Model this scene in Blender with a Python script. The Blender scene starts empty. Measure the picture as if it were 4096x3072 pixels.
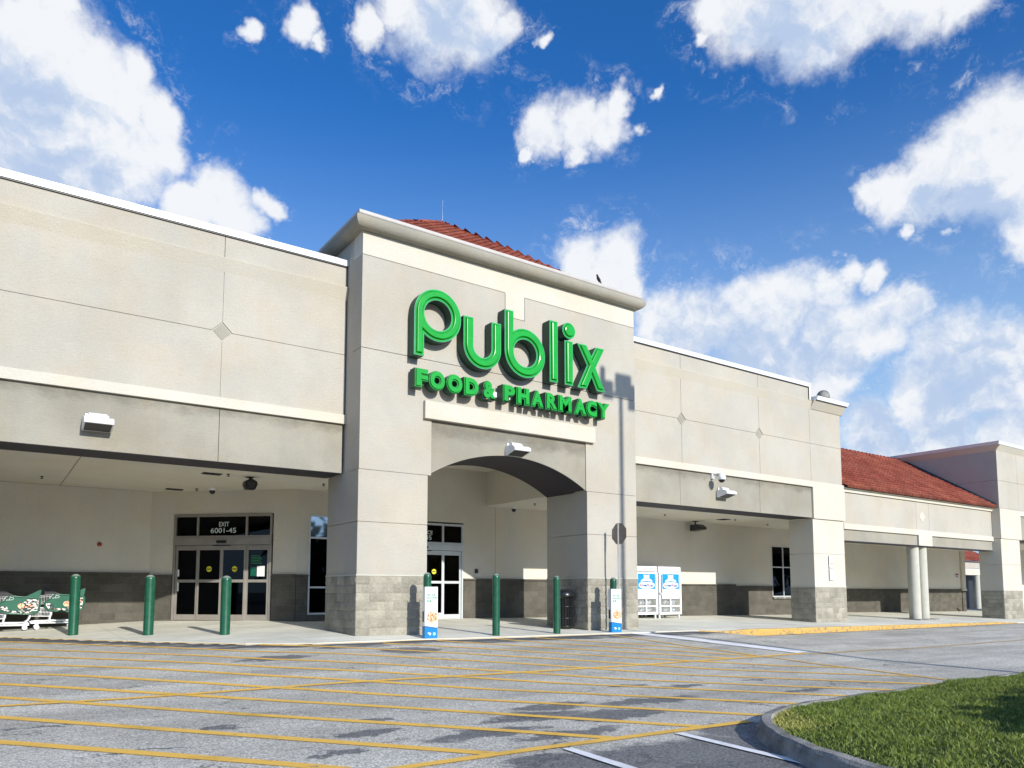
import bpy, bmesh, math, random
import numpy as np
from mathutils import Vector, Matrix
from mathutils.geometry import tessellate_polygon
R = math.radians
random.seed(7); rng = np.random.default_rng(11)
scene = bpy.context.scene
COL = scene.collection

# ---------------------------------------------------------------- camera
cam_d = bpy.data.cameras.new('camera'); cam = bpy.data.objects.new('camera', cam_d); COL.objects.link(cam)
cam_d.sensor_width = 36; cam_d.lens = 36 * 3008 / 4096
cam_d.shift_y = 562 / 4096
cam_d.clip_start = .05; cam_d.clip_end = 3000
yaw, pitch = R(35.0), R(5.07)
fwd = Vector((math.sin(yaw)*math.cos(pitch), math.cos(yaw)*math.cos(pitch), math.sin(pitch)))
rgt = Vector((math.cos(yaw), -math.sin(yaw), 0)); upv = rgt.cross(fwd)
m = Matrix((rgt, upv, -fwd)).transposed().to_4x4(); m.translation = (0, 0, 1.0)
cam.matrix_world = m
scene.camera = cam

# ---------------------------------------------------------------- light
SUN_EL = R(24.0)
sun_d = bpy.data.lights.new('sun', 'SUN'); sun = bpy.data.objects.new('sun', sun_d); COL.objects.link(sun)
sun_d.energy = 5.0; sun_d.angle = R(.55); sun_d.color = (1, .955, .87)
sun.rotation_euler = (R(90) - SUN_EL, 0, R(3.1))      # shines towards +Y and down
sun.location = (0, -40, 30)
scene.view_settings.view_transform = 'Standard'; scene.view_settings.look = 'None'
scene.view_settings.exposure = 0.0; scene.view_settings.gamma = 1
scene.view_settings.use_curve_mapping = False
scene.cycles.max_bounces = 6; scene.cycles.diffuse_bounces = 3; scene.cycles.glossy_bounces = 3
scene.cycles.transparent_max_bounces = 6
scene.cycles.use_denoising = True

CLOUDS = [(0.009,0.849,0.528,0.06),(0.013,0.882,0.47,0.071),(0.067,0.856,0.512,0.053),(0.093,0.877,0.471,0.06),(0.041,0.902,0.429,0.074),(0.132,0.865,0.484,0.03),(0.099,0.834,0.543,0.02),(0.0,0.833,0.553,0.027),(0.025,0.824,0.566,0.02),(0.196,0.865,0.462,0.032),(0.219,0.874,0.434,0.032),(0.175,0.883,0.436,0.032),(0.255,0.853,0.455,0.015),(0.123,0.849,0.514,0.025),(0.198,0.779,0.595,0.011),(0.246,0.757,0.606,0.017),(0.265,0.76,0.593,0.01),(0.318,0.726,0.61,0.018),(0.375,0.673,0.637,0.056),(0.401,0.667,0.628,0.046),(0.434,0.651,0.623,0.023),(0.341,0.694,0.635,0.03),(0.482,0.626,0.614,0.009),(0.51,0.667,0.543,0.026),(0.537,0.641,0.548,0.028),(0.563,0.622,0.544,0.026),(0.568,0.603,0.561,0.016),(0.597,0.599,0.534,0.012),(0.506,0.686,0.523,0.009),(0.546,0.652,0.526,0.014),(0.599,0.564,0.568,0.007),(0.615,0.487,0.62,0.03),(0.649,0.46,0.606,0.044),(0.681,0.427,0.595,0.051),(0.706,0.39,0.592,0.038),(0.728,0.354,0.588,0.037),(0.707,0.426,0.564,0.017),(0.75,0.316,0.582,0.027),(0.617,0.511,0.599,0.009),(0.786,0.433,0.442,0.016),(0.8,0.409,0.439,0.028),(0.814,0.376,0.443,0.037),(0.823,0.337,0.456,0.041),(0.832,0.306,0.463,0.045),(0.854,0.313,0.415,0.043),(0.839,0.351,0.417,0.025),(0.873,0.316,0.371,0.022),(0.821,0.406,0.401,0.01),(0.844,0.369,0.39,0.006),(0.59,0.697,0.408,0.032),(0.625,0.667,0.406,0.036),(0.649,0.656,0.385,0.022),(0.614,0.69,0.382,0.035),(0.683,0.646,0.341,0.032),(0.723,0.606,0.332,0.043),(0.751,0.565,0.343,0.04),(0.775,0.529,0.345,0.042),(0.795,0.493,0.352,0.025),(0.8,0.472,0.369,0.016),(0.817,0.449,0.362,0.016),(0.786,0.48,0.39,0.01),(0.773,0.563,0.294,0.051),(0.815,0.496,0.301,0.047),(0.837,0.451,0.309,0.032),(0.849,0.425,0.315,0.021),(0.878,0.395,0.269,0.042),(0.898,0.356,0.257,0.041),(0.9,0.338,0.273,0.023),(0.814,0.521,0.256,0.045),(0.878,0.422,0.227,0.037),(0.906,0.362,0.218,0.036),(0.862,0.47,0.19,0.038),(0.895,0.407,0.183,0.042),(0.918,0.355,0.177,0.031),(0.713,0.636,0.296,0.047)]
GREYS = [(0.028,0.9,0.434,0.068),(0.075,0.9,0.429,0.055),(0.011,0.868,0.496,0.037),(0.383,0.687,0.617,0.043),(0.434,0.662,0.611,0.031),(0.672,0.449,0.589,0.055),(0.705,0.422,0.57,0.037),(0.847,0.351,0.399,0.037),(0.82,0.379,0.429,0.025),(0.743,0.602,0.293,0.074),(0.806,0.522,0.278,0.074),(0.886,0.4,0.234,0.074),(0.859,0.468,0.206,0.062)]

world = bpy.data.worlds.new('World'); scene.world = world; world.use_nodes = True
nt = world.node_tree; N = nt.nodes; L = nt.links; N.clear()
out = N.new('ShaderNodeOutputWorld'); bg = N.new('ShaderNodeBackground'); L.new(bg.outputs[0], out.inputs[0])
sky = N.new('ShaderNodeTexSky'); sky.sky_type = 'NISHITA'; sky.sun_disc = False
sky.sun_elevation = SUN_EL; sky.sun_rotation = R(183.1); sky.air_density = 1.0; sky.dust_density = 1.6; sky.ozone_density = 3.0
bg.inputs[1].default_value = .10
hs = N.new('ShaderNodeHueSaturation'); hs.inputs['Saturation'].default_value = 1.15; hs.inputs['Value'].default_value = 1.0
tint = N.new('ShaderNodeVectorMath'); tint.operation = 'MULTIPLY'; tint.inputs[1].default_value = (1.06, 1.36, 1.84)
L.new(sky.outputs[0], tint.inputs[0]); L.new(tint.outputs[0], hs.inputs['Color'])
tc = N.new('ShaderNodeTexCoord')
def wm(op, a, b=None, c=None, clamp=False):
    n = N.new('ShaderNodeMath'); n.operation = op; n.use_clamp = clamp
    for i, v in enumerate((a, b, c)):
        if v is None: continue
        if isinstance(v, (int, float)): n.inputs[i].default_value = v
        else: L.new(v, n.inputs[i])
    return n.outputs[0]
def wnoise(scale, detail, rough, vec):
    n = N.new('ShaderNodeTexNoise'); n.inputs['Scale'].default_value = scale; n.inputs['Detail'].default_value = detail
    n.inputs['Roughness'].default_value = rough; L.new(vec, n.inputs['Vector']); return n
def vmath(op, a, b):
    n = N.new('ShaderNodeVectorMath'); n.operation = op
    L.new(a, n.inputs[0])
    if isinstance(b, (tuple, float, int)):
        if op == 'SCALE': n.inputs['Scale'].default_value = b
        else: n.inputs[1].default_value = b
    else: L.new(b, n.inputs[1])
    return n
D0 = tc.outputs['Generated']
w1 = wnoise(9, 5, .62, D0); w1b = vmath('SUBTRACT', w1.outputs['Color'], (.5, .5, .5)); w1c = vmath('SCALE', w1b.outputs[0], .085)
D1 = vmath('ADD', D0, w1c.outputs[0]).outputs[0]
def blobs(lst, vec):
    acc = None
    for x, y, z, r in lst:
        d = vmath('DISTANCE', vec, (x, y, z)).outputs['Value']
        # falls from 1 at the centre to 0 at 2.5 radii
        v = wm('SUBTRACT', 1.0, wm('DIVIDE', d, r * 2.5), clamp=True)
        acc = v if acc is None else wm('MAXIMUM', acc, v)
    return acc
wide = blobs(CLOUDS, D1)
dens = wm('SUBTRACT', 1.0, wm('MULTIPLY', wm('SUBTRACT', 1.0, wide), 2.5/1.62), clamp=True)
n2 = wnoise(20, 10, .66, D0)
n3 = wnoise(75, 6, .68, D1)
dd = wm('ADD', wm('MULTIPLY', dens, 1.75), wm('MULTIPLY', wm('SUBTRACT', n2.outputs[0], .5), 1.25))
dd = wm('ADD', dd, wm('MULTIPLY', wm('SUBTRACT', n3.outputs[0], .5), .35))
al = N.new('ShaderNodeMapRange'); al.interpolation_type = 'SMOOTHSTEP'
al.inputs[1].default_value = .20; al.inputs[2].default_value = 1.08
L.new(dd, al.inputs[0])
solid = wm('MULTIPLY', al.outputs[0], .97)
# torn wisps in the fringe of every cloud
mpw = N.new('ShaderNodeMapping'); mpw.inputs['Scale'].default_value = (1, 1, 1.5); mpw.inputs['Rotation'].default_value = (.5, .3, .4); L.new(D1, mpw.inputs[0])
nw = wnoise(30, 12, .74, mpw.outputs[0])
wr_ = N.new('ShaderNodeMapRange'); wr_.interpolation_type = 'SMOOTHSTEP'; wr_.inputs[1].default_value = .50; wr_.inputs[2].default_value = .80; L.new(nw.outputs[0], wr_.inputs[0])
wf = N.new('ShaderNodeMapRange'); wf.interpolation_type = 'SMOOTHSTEP'; wf.inputs[1].default_value = .08; wf.inputs[2].default_value = .46; L.new(wide, wf.inputs[0])
alpha = wm('MAXIMUM', solid, wm('MULTIPLY', wm('MULTIPLY', wr_.outputs[0], wf.outputs[0]), .70))
# billows: brighter where the cloud thins upwards
nA = wnoise(15, 8, .58, D1); Dup = N.new('ShaderNodeVectorMath'); Dup.operation = 'ADD'; L.new(D1, Dup.inputs[0]); Dup.inputs[1].default_value = (0, -.005, .016)
nB = wnoise(15, 8, .58, Dup.outputs[0])
rel = wm('MULTIPLY', wm('SUBTRACT', nB.outputs[0], nA.outputs[0]), 2.6)
gr0 = blobs(GREYS, D1)
gr = wm('SUBTRACT', 1.0, wm('MULTIPLY', wm('SUBTRACT', 1.0, gr0), 2.5/1.62), clamp=True)
g2 = wnoise(7, 6, .55, D1)
gm = wm('ADD', wm('ADD', wm('MULTIPLY', gr, .95), wm('MULTIPLY', wm('SUBTRACT', g2.outputs[0], .50), 1.2)), rel, clamp=True)
gmr = N.new('ShaderNodeMapRange'); gmr.inputs[1].default_value = .05; gmr.inputs[2].default_value = .95; gmr.interpolation_type = 'SMOOTHSTEP'
L.new(gm, gmr.inputs[0])
cc = N.new('ShaderNodeMix'); cc.data_type = 'RGBA'
cc.inputs['A'].default_value = (9.2, 9.4, 9.7, 1); cc.inputs['B'].default_value = (5.0, 6.2, 8.3, 1)
L.new(gmr.outputs[0], cc.inputs['Factor'])
# pale air towards the horizon
sz = N.new('ShaderNodeSeparateXYZ'); L.new(D0, sz.inputs[0])
hz = N.new('ShaderNodeMapRange'); hz.interpolation_type = 'SMOOTHSTEP'; hz.inputs[1].default_value = .58; hz.inputs[2].default_value = .10; hz.inputs[3].default_value = 0; hz.inputs[4].default_value = .9
L.new(sz.outputs[2], hz.inputs[0])
air = N.new('ShaderNodeMix'); air.data_type = 'RGBA'; L.new(hz.outputs[0], air.inputs['Factor']); L.new(hs.outputs[0], air.inputs['A']); air.inputs['B'].default_value = (4.2, 6.3, 9.0, 1)
mx = N.new('ShaderNodeMix'); mx.data_type = 'RGBA'
L.new(alpha, mx.inputs['Factor']); L.new(air.outputs['Result'], mx.inputs['A']); L.new(cc.outputs['Result'], mx.inputs['B'])
L.new(mx.outputs['Result'], bg.inputs[0])

# ---------------------------------------------------------------- materials
MATS = {}
class NT:
    """small helper round one material's node tree"""
    def __init__(s, name):
        s.m = bpy.data.materials.new(name); s.m.use_nodes = True; s.t = s.m.node_tree; s.n = s.t.nodes; s.l = s.t.links
        s.p = s.n['Principled BSDF']; MATS[name] = s.m
    def pos(s):
        return s.n.new('ShaderNodeNewGeometry').outputs['Position']
    def math(s, op, a, b=None, clamp=False):
        n = s.n.new('ShaderNodeMath'); n.operation = op; n.use_clamp = clamp
        for i, v in enumerate((a, b)):
            if v is None: continue
            if isinstance(v, (int, float)): n.inputs[i].default_value = v
            else: s.l.new(v, n.inputs[i])
        return n.outputs[0]
    def mapping(s, vec, scale=(1, 1, 1), loc=(0, 0, 0)):
        n = s.n.new('ShaderNodeMapping'); n.inputs['Scale'].default_value = scale; n.inputs['Location'].default_value = loc
        s.l.new(vec, n.inputs[0]); return n.outputs[0]
    def noise(s, vec, scale, detail=3, rough=.55, out=0):
        n = s.n.new('ShaderNodeTexNoise'); n.inputs['Scale'].default_value = scale; n.inputs['Detail'].default_value = detail
        n.inputs['Roughness'].default_value = rough; s.l.new(vec, n.inputs['Vector']); return n.outputs[out]
    def ramp(s, v, a, b, lo=0., hi=1., smooth=True):
        n = s.n.new('ShaderNodeMapRange'); n.interpolation_type = 'SMOOTHSTEP' if smooth else 'LINEAR'
        for i, x in enumerate((a, b, lo, hi)): n.inputs[i+1].default_value = x
        s.l.new(v, n.inputs[0]); return n.outputs[0]
    def mix(s, f, a, b):
        n = s.n.new('ShaderNodeMix'); n.data_type = 'RGBA'
        if isinstance(f, (int, float)): n.inputs['Factor'].default_value = f
        else: s.l.new(f, n.inputs['Factor'])
        for k, v in (('A', a), ('B', b)):
            if isinstance(v, tuple): n.inputs[k].default_value = (*v[:3], 1)
            else: s.l.new(v, n.inputs[k])
        return n.outputs['Result']
    def scale(s, col, f):
        n = s.n.new('ShaderNodeVectorMath'); n.operation = 'SCALE'
        if isinstance(col, tuple): n.inputs[0].default_value = col
        else: s.l.new(col, n.inputs[0])
        if isinstance(f, (int, float)): n.inputs['Scale'].default_value = f
        else: s.l.new(f, n.inputs['Scale'])
        return n.outputs[0]
    def color(s, c):
        if isinstance(c, tuple): s.p.inputs['Base Color'].default_value = (*c[:3], 1)
        else: s.l.new(c, s.p.inputs['Base Color'])
    def rough(s, r):
        if isinstance(r, (int, float)): s.p.inputs['Roughness'].default_value = r
        else: s.l.new(r, s.p.inputs['Roughness'])
    def bump(s, h, dist, strength=1.):
        n = s.n.new('ShaderNodeBump'); n.inputs['Strength'].default_value = strength; n.inputs['Distance'].default_value = dist
        s.l.new(h, n.inputs['Height']); s.l.new(n.outputs[0], s.p.inputs['Normal'])

def plain(name, c, rough=.5, metal=0., spec=.5, var=.06, bump=0.):
    t = NT(name); P = t.pos()
    v = t.ramp(t.noise(P, 3.1, 5, .6), .3, .7, 1 - var, 1 + var)
    t.color(t.scale(c, v)); t.rough(rough)
    t.p.inputs['Metallic'].default_value = metal; t.p.inputs['Specular IOR Level'].default_value = spec
    if bump: t.bump(t.noise(P, 60, 3), bump)
    return t
plain('panel_blue', (.008, .27, .66), .4, 0, .5, .12)
def stucco(name, c, dirt=.12, ledge=0.):
    t = NT(name); P = t.pos()
    big = t.ramp(t.noise(P, .55, 6, .62), .3, .7, 1 - dirt, 1 + dirt * .35)
    st = t.ramp(t.noise(t.mapping(P, (1.1, 1.1, .16)), 1.3, 6, .7), (.42), .78, 1.0, 1 - dirt * .45)      # rain streaks
    fine = t.ramp(t.noise(P, 34, 5, .7), .25, .75, .95, 1.05)
    f = t.math('MULTIPLY', t.math('MULTIPLY', big, st), fine)
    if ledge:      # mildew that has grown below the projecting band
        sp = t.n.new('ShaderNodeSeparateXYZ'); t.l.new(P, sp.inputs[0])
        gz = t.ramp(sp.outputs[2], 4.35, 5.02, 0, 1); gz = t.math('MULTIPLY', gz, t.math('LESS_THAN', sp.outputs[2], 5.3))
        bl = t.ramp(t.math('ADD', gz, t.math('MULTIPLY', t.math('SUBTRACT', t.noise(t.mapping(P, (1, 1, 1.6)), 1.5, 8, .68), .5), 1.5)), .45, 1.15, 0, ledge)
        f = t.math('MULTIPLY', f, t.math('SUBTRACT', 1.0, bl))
    warm = t.mix(t.ramp(t.noise(P, .9, 3), .35, .65), c, (c[0]*1.02, c[1]*.985, c[2]*.93))
    t.color(t.scale(warm, f)); t.rough(.92); t.p.inputs['Specular IOR Level'].default_value = .2
    h = t.math('ADD', t.noise(P, 55, 6, .75), t.math('MULTIPLY', t.noise(t.mapping(P, (1, 1, 2.2)), 14, 5, .7), 1.3))
    t.bump(h, .012, .8)
stucco('stucco_grey', (.470, .445, .388), .085)
stucco('stucco_band', (.52, .49, .415), .06)
stucco('stucco_cream', (.60, .572, .495), .05)
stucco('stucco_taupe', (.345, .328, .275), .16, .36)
stucco('stucco_ceiling', (.70, .67, .585), .06)
plain('shaded_soffit', (.028, .024, .034), .7)  # near-black undersides of fascia and arch: shade put into the colour
def dirty_block(name, c, mortar, rockface):
    t = NT(name); P = t.pos()
    sep = t.n.new('ShaderNodeSeparateXYZ'); t.l.new(P, sep.inputs[0])
    u = t.math('SUBTRACT', sep.outputs[0], t.math('MULTIPLY', sep.outputs[1], .8))
    comb = t.n.new('ShaderNodeCombineXYZ'); t.l.new(u, comb.inputs[0]); t.l.new(sep.outputs[2], comb.inputs[1])
    br = t.n.new('ShaderNodeTexBrick'); t.l.new(comb.outputs[0], br.inputs['Vector'])
    br.inputs['Scale'].default_value = 1; br.inputs['Brick Width'].default_value = .40; br.inputs['Row Height'].default_value = .198
    br.inputs['Mortar Size'].default_value = .006; br.inputs['Mortar Smooth'].default_value = .3; br.inputs['Bias'].default_value = 0
    br.inputs['Color1'].default_value = (*[x*1.10 for x in c], 1); br.inputs['Color2'].default_value = (*[x*.84 for x in c], 1)
    br.inputs['Mortar'].default_value = (*mortar, 1)
    v = t.math('MULTIPLY', t.ramp(t.noise(P, 1.4, 5, .65), .3, .7, .82, 1.12), t.ramp(t.noise(P, 26, 6, .72), .25, .75, .80, 1.16))
    t.color(t.scale(br.outputs['Color'], v)); t.rough(.95); t.p.inputs['Specular IOR Level'].default_value = .15
    h = t.math('ADD', t.math('MULTIPLY', br.outputs['Fac'], -.6), t.math('MULTIPLY', t.noise(P, 18 if rockface else 45, 6, .7), 1.2 if rockface else .5))
    t.bump(h, .03 if rockface else .008, .9)
dirty_block('shaded_block_wall', (.120, .112, .092), (.15, .14, .12), False)  # darker than the block's own tan: arcade shade put into the colour
def pier_stone():
    t = NT('split_block'); P = t.pos()
    at = t.n.new('ShaderNodeAttribute'); at.attribute_name = 'blockshade'
    v = t.math('MULTIPLY', t.ramp(t.noise(P, 2.2, 6, .65), .3, .7, .80, 1.12), t.ramp(t.noise(P, 30, 7, .75), .25, .75, .78, 1.16))
    v = t.math('MULTIPLY', v, at.outputs['Fac'])
    t.color(t.scale((.36, .335, .272), v)); t.rough(.95); t.p.inputs['Specular IOR Level'].default_value = .15
    t.bump(t.noise(P, 38, 7, .75), .015, .9)
pier_stone()
def concrete():
    t = NT('concrete'); P = t.pos()
    v = t.math('MULTIPLY', t.ramp(t.noise(P, .5, 6, .65), .3, .7, .80, 1.06), t.ramp(t.noise(P, 40, 5, .7), .25, .75, .93, 1.06))
    sm = t.ramp(t.noise(t.mapping(P, (.35, 2.5, 1)), 1.1, 6, .7), .50, .75, 0, .45)
    c = t.mix(sm, (.77, .75, .64), (.40, .37, .30))
    # tooled joints every 3 m along the walk and one parallel to the kerb
    sep = t.n.new('ShaderNodeSeparateXYZ'); t.l.new(P, sep.inputs[0])
    def joint(a, per, off):
        q = t.math('FRACT', t.math('DIVIDE', t.math('ADD', a, off), per)); q = t.math('ABSOLUTE', t.math('SUBTRACT', q, .5))
        return t.ramp(q, .5 - .008/per, .5, 0, 1)
    j = t.math('MAXIMUM', joint(sep.outputs[0], 3.0, .4), joint(sep.outputs[1], 2.05, .62))
    c = t.mix(t.math('MULTIPLY', j, .6), c, (.17, .155, .13))
    t.color(t.scale(c, v)); t.rough(.85); t.p.inputs['Specular IOR Level'].default_value = .25
    t.bump(t.math('SUBTRACT', t.noise(P, 80, 5, .7), j), .004, .8)
concrete()
DARK = [(5.2, 6.9, .75, .25), (6.1, 6.55, .8, .28), (5.75, 7.35, .6, .22), (7.15, 7.1, .9, .22), (4.2, 6.35, .75, .2), (4.9, 5.95, .8, .18),
        (7.9, 8.3, .45, .16), (8.7, 7.9, .4, .14), (3.1, 7.0, .35, .14), (2.6, 6.35, .3, .1), (3.4, 7.6, .25, .12), (2.0, 8.0, .25, .08),
        (4.9, 4.6, 1.3, .7), (6.2, 4.2, .9, .9), (5.2, 3.8, 1.2, .5), (3.9, 5.1, .5, .25), (6.6, 5.35, .6, .2), (1.2, 7.3, .45, .05), (.5, 9.0, .35, .05), (6.9, 13.3, .7, .5),
        (4.2, 13.2, .7, .35), (9.9, 6.7, .5, .12), (5.85, 4.6, .42, .75), (6.5, 5.2, .5, .28), (10.4, 7.9, .3, .1)]  # the ellipses round the island nose also hold painted gutter shade
def asphalt():
    t = NT('asphalt'); P = t.pos()
    wn = t.n.new('ShaderNodeVectorMath'); wn.operation = 'SUBTRACT'; t.l.new(t.noise(P, 2.6, 6, .66, 1), wn.inputs[0]); wn.inputs[1].default_value = (.5, .5, .5)
    ws = t.scale(wn.outputs[0], .9)
    wa = t.n.new('ShaderNodeVectorMath'); wa.operation = 'ADD'; t.l.new(P, wa.inputs[0]); t.l.new(ws, wa.inputs[1]); W = wa.outputs[0]
    # aggregate
    vo = t.n.new('ShaderNodeTexVoronoi'); vo.inputs['Scale'].default_value = 75; t.l.new(P, vo.inputs['Vector'])
    sepc = t.n.new('ShaderNodeSeparateColor'); t.l.new(vo.outputs['Color'], sepc.inputs[0])
    agg = t.ramp(sepc.outputs[0], 0, 1, .50, 1.45, False)
    g2 = t.ramp(t.noise(P, 190, 3, .7), .25, .75, .78, 1.22)
    big = t.ramp(t.noise(t.mapping(P, (.6, 1.3, 1)), .7, 6, .6), .3, .7, .80, 1.13)
    v = t.math('MULTIPLY', t.math('MULTIPLY', agg, g2), big)
    crk = t.n.new('ShaderNodeTexVoronoi'); crk.feature = 'DISTANCE_TO_EDGE'; crk.inputs['Scale'].default_value = .33; t.l.new(t.mapping(W, (1, 1.3, 1)), crk.inputs['Vector'])
    cl = t.math('MULTIPLY', t.ramp(crk.outputs['Distance'], .003, .010, 1, 0), t.ramp(t.noise(P, .8, 3), .48, .60))
    wheel = t.ramp(t.noise(t.mapping(P, (.09, .8, 1)), 1.0, 4, .6), .40, .68, 1.04, .80)
    v = t.math('MULTIPLY', t.math('MULTIPLY', v, wheel), t.math('SUBTRACT', 1.0, t.math('MULTIPLY', cl, .62)))
    light = t.scale((.555, .53, .46), v)
    dark = t.scale((.088, .093, .105), t.math('MULTIPLY', agg, t.ramp(t.noise(P, 60, 5, .8), .3, .75, .6, 1.7)))
    sep = t.n.new('ShaderNodeSeparateXYZ'); t.l.new(W, sep.inputs[0])
    acc = None
    for x, y, rx, ry in DARK:
        mp = t.mapping(W, (1/rx, 1/ry, 0), (-x/rx, -y/ry, 0))
        ln = t.n.new('ShaderNodeVectorMath'); ln.operation = 'LENGTH'; t.l.new(mp, ln.inputs[0])
        k = t.ramp(ln.outputs['Value'], .75, 1.12, 1, 0)
        acc = k if acc is None else t.math('MAXIMUM', acc, k)
    small = t.ramp(t.noise(t.mapping(P, (1.2, 3.4, 1)), 2.3, 7, .7), .60, .70, 0, .75)
    at = t.n.new('ShaderNodeAttribute'); at.attribute_name = 'edge_patch'
    edge = t.math('MULTIPLY', t.ramp(t.math('ADD', at.outputs['Fac'], t.math('MULTIPLY', t.math('SUBTRACT', t.noise(t.mapping(P, (.8, 2, 1)), 1.3, 6, .65), .5), 1.5)), .36, .60), .92)
    ps_ = t.n.new('ShaderNodeSeparateXYZ'); t.l.new(P, ps_.inputs[0])
    # out-of-view ground made dark to cut the bounce onto shaded faces
    fill_cut = t.math('MAXIMUM', t.math('MAXIMUM', t.ramp(ps_.outputs[0], -1.2, -1.8, 0, 1), t.ramp(ps_.outputs[1], 2.6, 2.0, 0, 1)), t.ramp(ps_.outputs[0], 62, 64, 0, 1))
    ms = t.math('MAXIMUM', t.math('MAXIMUM', t.math('MAXIMUM', t.math('MULTIPLY', acc, .78), small), edge), fill_cut)
    t.color(t.mix(ms, light, dark)); t.rough(t.math('SUBTRACT', .88, t.math('MULTIPLY', ms, .22)))
    t.p.inputs['Specular IOR Level'].default_value = .3
    t.bump(t.math('ADD', sepc.outputs[0], t.noise(P, 150, 3, .7)), .004, .9)
asphalt()
def roadpaint(name, c, wear):
    t = NT(name); P = t.pos()
    a = t.ramp(t.noise(P, 7, 8, .75), wear, wear + .13, 0, .9)
    v = t.ramp(t.noise(P, 150, 3, .7), .25, .75, .80, 1.12)
    mud = t.ramp(t.noise(P, 1.7, 6, .7), .50, .72, 0, .55)
    c2 = t.mix(mud, c, tuple(x*.5 for x in c))
    t.color(t.scale(t.mix(a, c2, (.19, .185, .18)), v)); t.rough(.75); t.p.inputs['Specular IOR Level'].default_value = .3
    t.bump(t.noise(P, 150, 3, .7), .003, .8)
roadpaint('yellow_paint', (.88, .53, .10), .575)
roadpaint('faded_yellow_paint', (.60, .40, .14), .50)
roadpaint('white_paint', (.86, .86, .86), .72)
roadpaint('kerb_yellow', (.66, .41, .11), .50)
plain('coping_metal', (.70, .72, .73), .35, .0, .5, .03)
plain('cap_metal', (.50, .47, .44), .4, .0, .5, .05)
plain('door_frame_metal', (.36, .33, .29), .4, .35, .5, .08)
plain('window_frame_metal', (.62, .66, .68), .35, .2, .5, .05)
plain('black_plastic', (.012, .012, .014), .4)
plain('charcoal_metal', (.03, .032, .036), .45)
plain('white_plastic', (.78, .79, .80), .35)
plain('white_enamel', (.82, .84, .86), .3, 0, .5, .04)
plain('galvanised', (.52, .52, .52), .4, .6, .5, .1)
plain('sign_back', (.24, .215, .19), .5, .3, .5, .12)
plain('red_paint', (.36, .035, .02), .5)
plain('red_ink', (.62, .06, .05), .5)
plain('dark_ink', (.03, .03, .05), .5)
plain('pale_ink', (.42, .43, .46), .5)
plain('green_ink', (.03, .27, .10), .5)
plain('blue_ink', (.02, .10, .34), .5)
plain('yellow_sticker', (.72, .66, .03), .5)
plain('paper', (.80, .80, .78), .7)
plain('sleeve_white', (.80, .83, .86), .4, 0, .5, .02)
plain('sleeve_blue', (.006, .20, .50), .4, 0, .5, .05)
plain('pale_green', (.45, .78, .50), .5)
plain('poster_blue', (.02, .09, .42), .4)
plain('kerb_concrete', (.27, .26, .235), .9, 0, .2, .45, .02)
plain('column_plaster', (.50, .49, .42), .9, 0, .2, .05, .003)
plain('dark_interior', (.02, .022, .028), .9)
plain('bird_dark', (.02, .016, .015), .8)
plain('can_dark', (.015, .016, .017), .3)
def gloss(name, c, rough, coat=0.):
    t = plain(name, c, rough, 0, .5, .08); t.p.inputs['Coat Weight'].default_value = coat; t.p.inputs['Coat Roughness'].default_value = .08
gloss('sign_face_green', (.008, .335, .028), .25, .3)
gloss('sign_rim_highlight', (.10, .42, .25), .3, .2)  # pale edge highlight of the letters, painted as a colour
gloss('sign_can_shade_green', (.003, .050, .028), .55, .0)  # darker copy of the face green: shade painted on the letter sides
gloss('cart_green', (.003, .10, .055), .35, .3)
gloss('letter_silver', (.62, .70, .66), .5)
def bollard_paint():
    t = NT('bollard_green'); P = t.pos()
    v = t.ramp(t.noise(P, 9, 6, .7), .3, .75, .75, 1.25)
    chips = t.ramp(t.noise(P, 28, 6, .7), .70, .76, 0, 1)
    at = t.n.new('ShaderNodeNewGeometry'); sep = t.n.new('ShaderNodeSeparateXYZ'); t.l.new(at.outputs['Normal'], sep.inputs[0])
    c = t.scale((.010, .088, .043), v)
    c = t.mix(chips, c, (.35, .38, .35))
    pale_top = t.ramp(t.math('ADD', sep.outputs[2], t.math('MULTIPLY', t.noise(P, 22, 5, .7), .5)), .55, 1.15, 0, .62)   # paler where the surface turns upward
    t.color(t.mix(pale_top, c, (.42, .47, .44))); t.rough(.28); t.p.inputs['Coat Weight'].default_value = .25
bollard_paint()
def glass():
    t = NT('tinted_glass'); n = t.n; l = t.l
    tr = n.new('ShaderNodeBsdfTransparent'); tr.inputs[0].default_value = (.16, .19, .23, 1)
    gl = n.new('ShaderNodeBsdfGlossy'); gl.inputs['Roughness'].default_value = .015; gl.inputs[0].default_value = (.95, .98, 1, 1)
    fr = n.new('ShaderNodeFresnel'); fr.inputs[0].default_value = 1.34
    mi = n.new('ShaderNodeMixShader'); l.new(fr.outputs[0], mi.inputs[0]); l.new(tr.outputs[0], mi.inputs[1]); l.new(gl.outputs[0], mi.inputs[2])
    l.new(mi.outputs[0], n['Material Output'].inputs['Surface'])
glass()
def mirror():
    t = NT('mirror_glass'); t.color((.50, .56, .62)); t.rough(.03); t.p.inputs['Metallic'].default_value = .9
mirror()
def strip():
    t = NT('lamp_tube'); t.color((.8, .8, .75)); t.p.inputs['Emission Color'].default_value = (1, .93, .78, 1); t.p.inputs['Emission Strength'].default_value = 2.2
strip()
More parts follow.
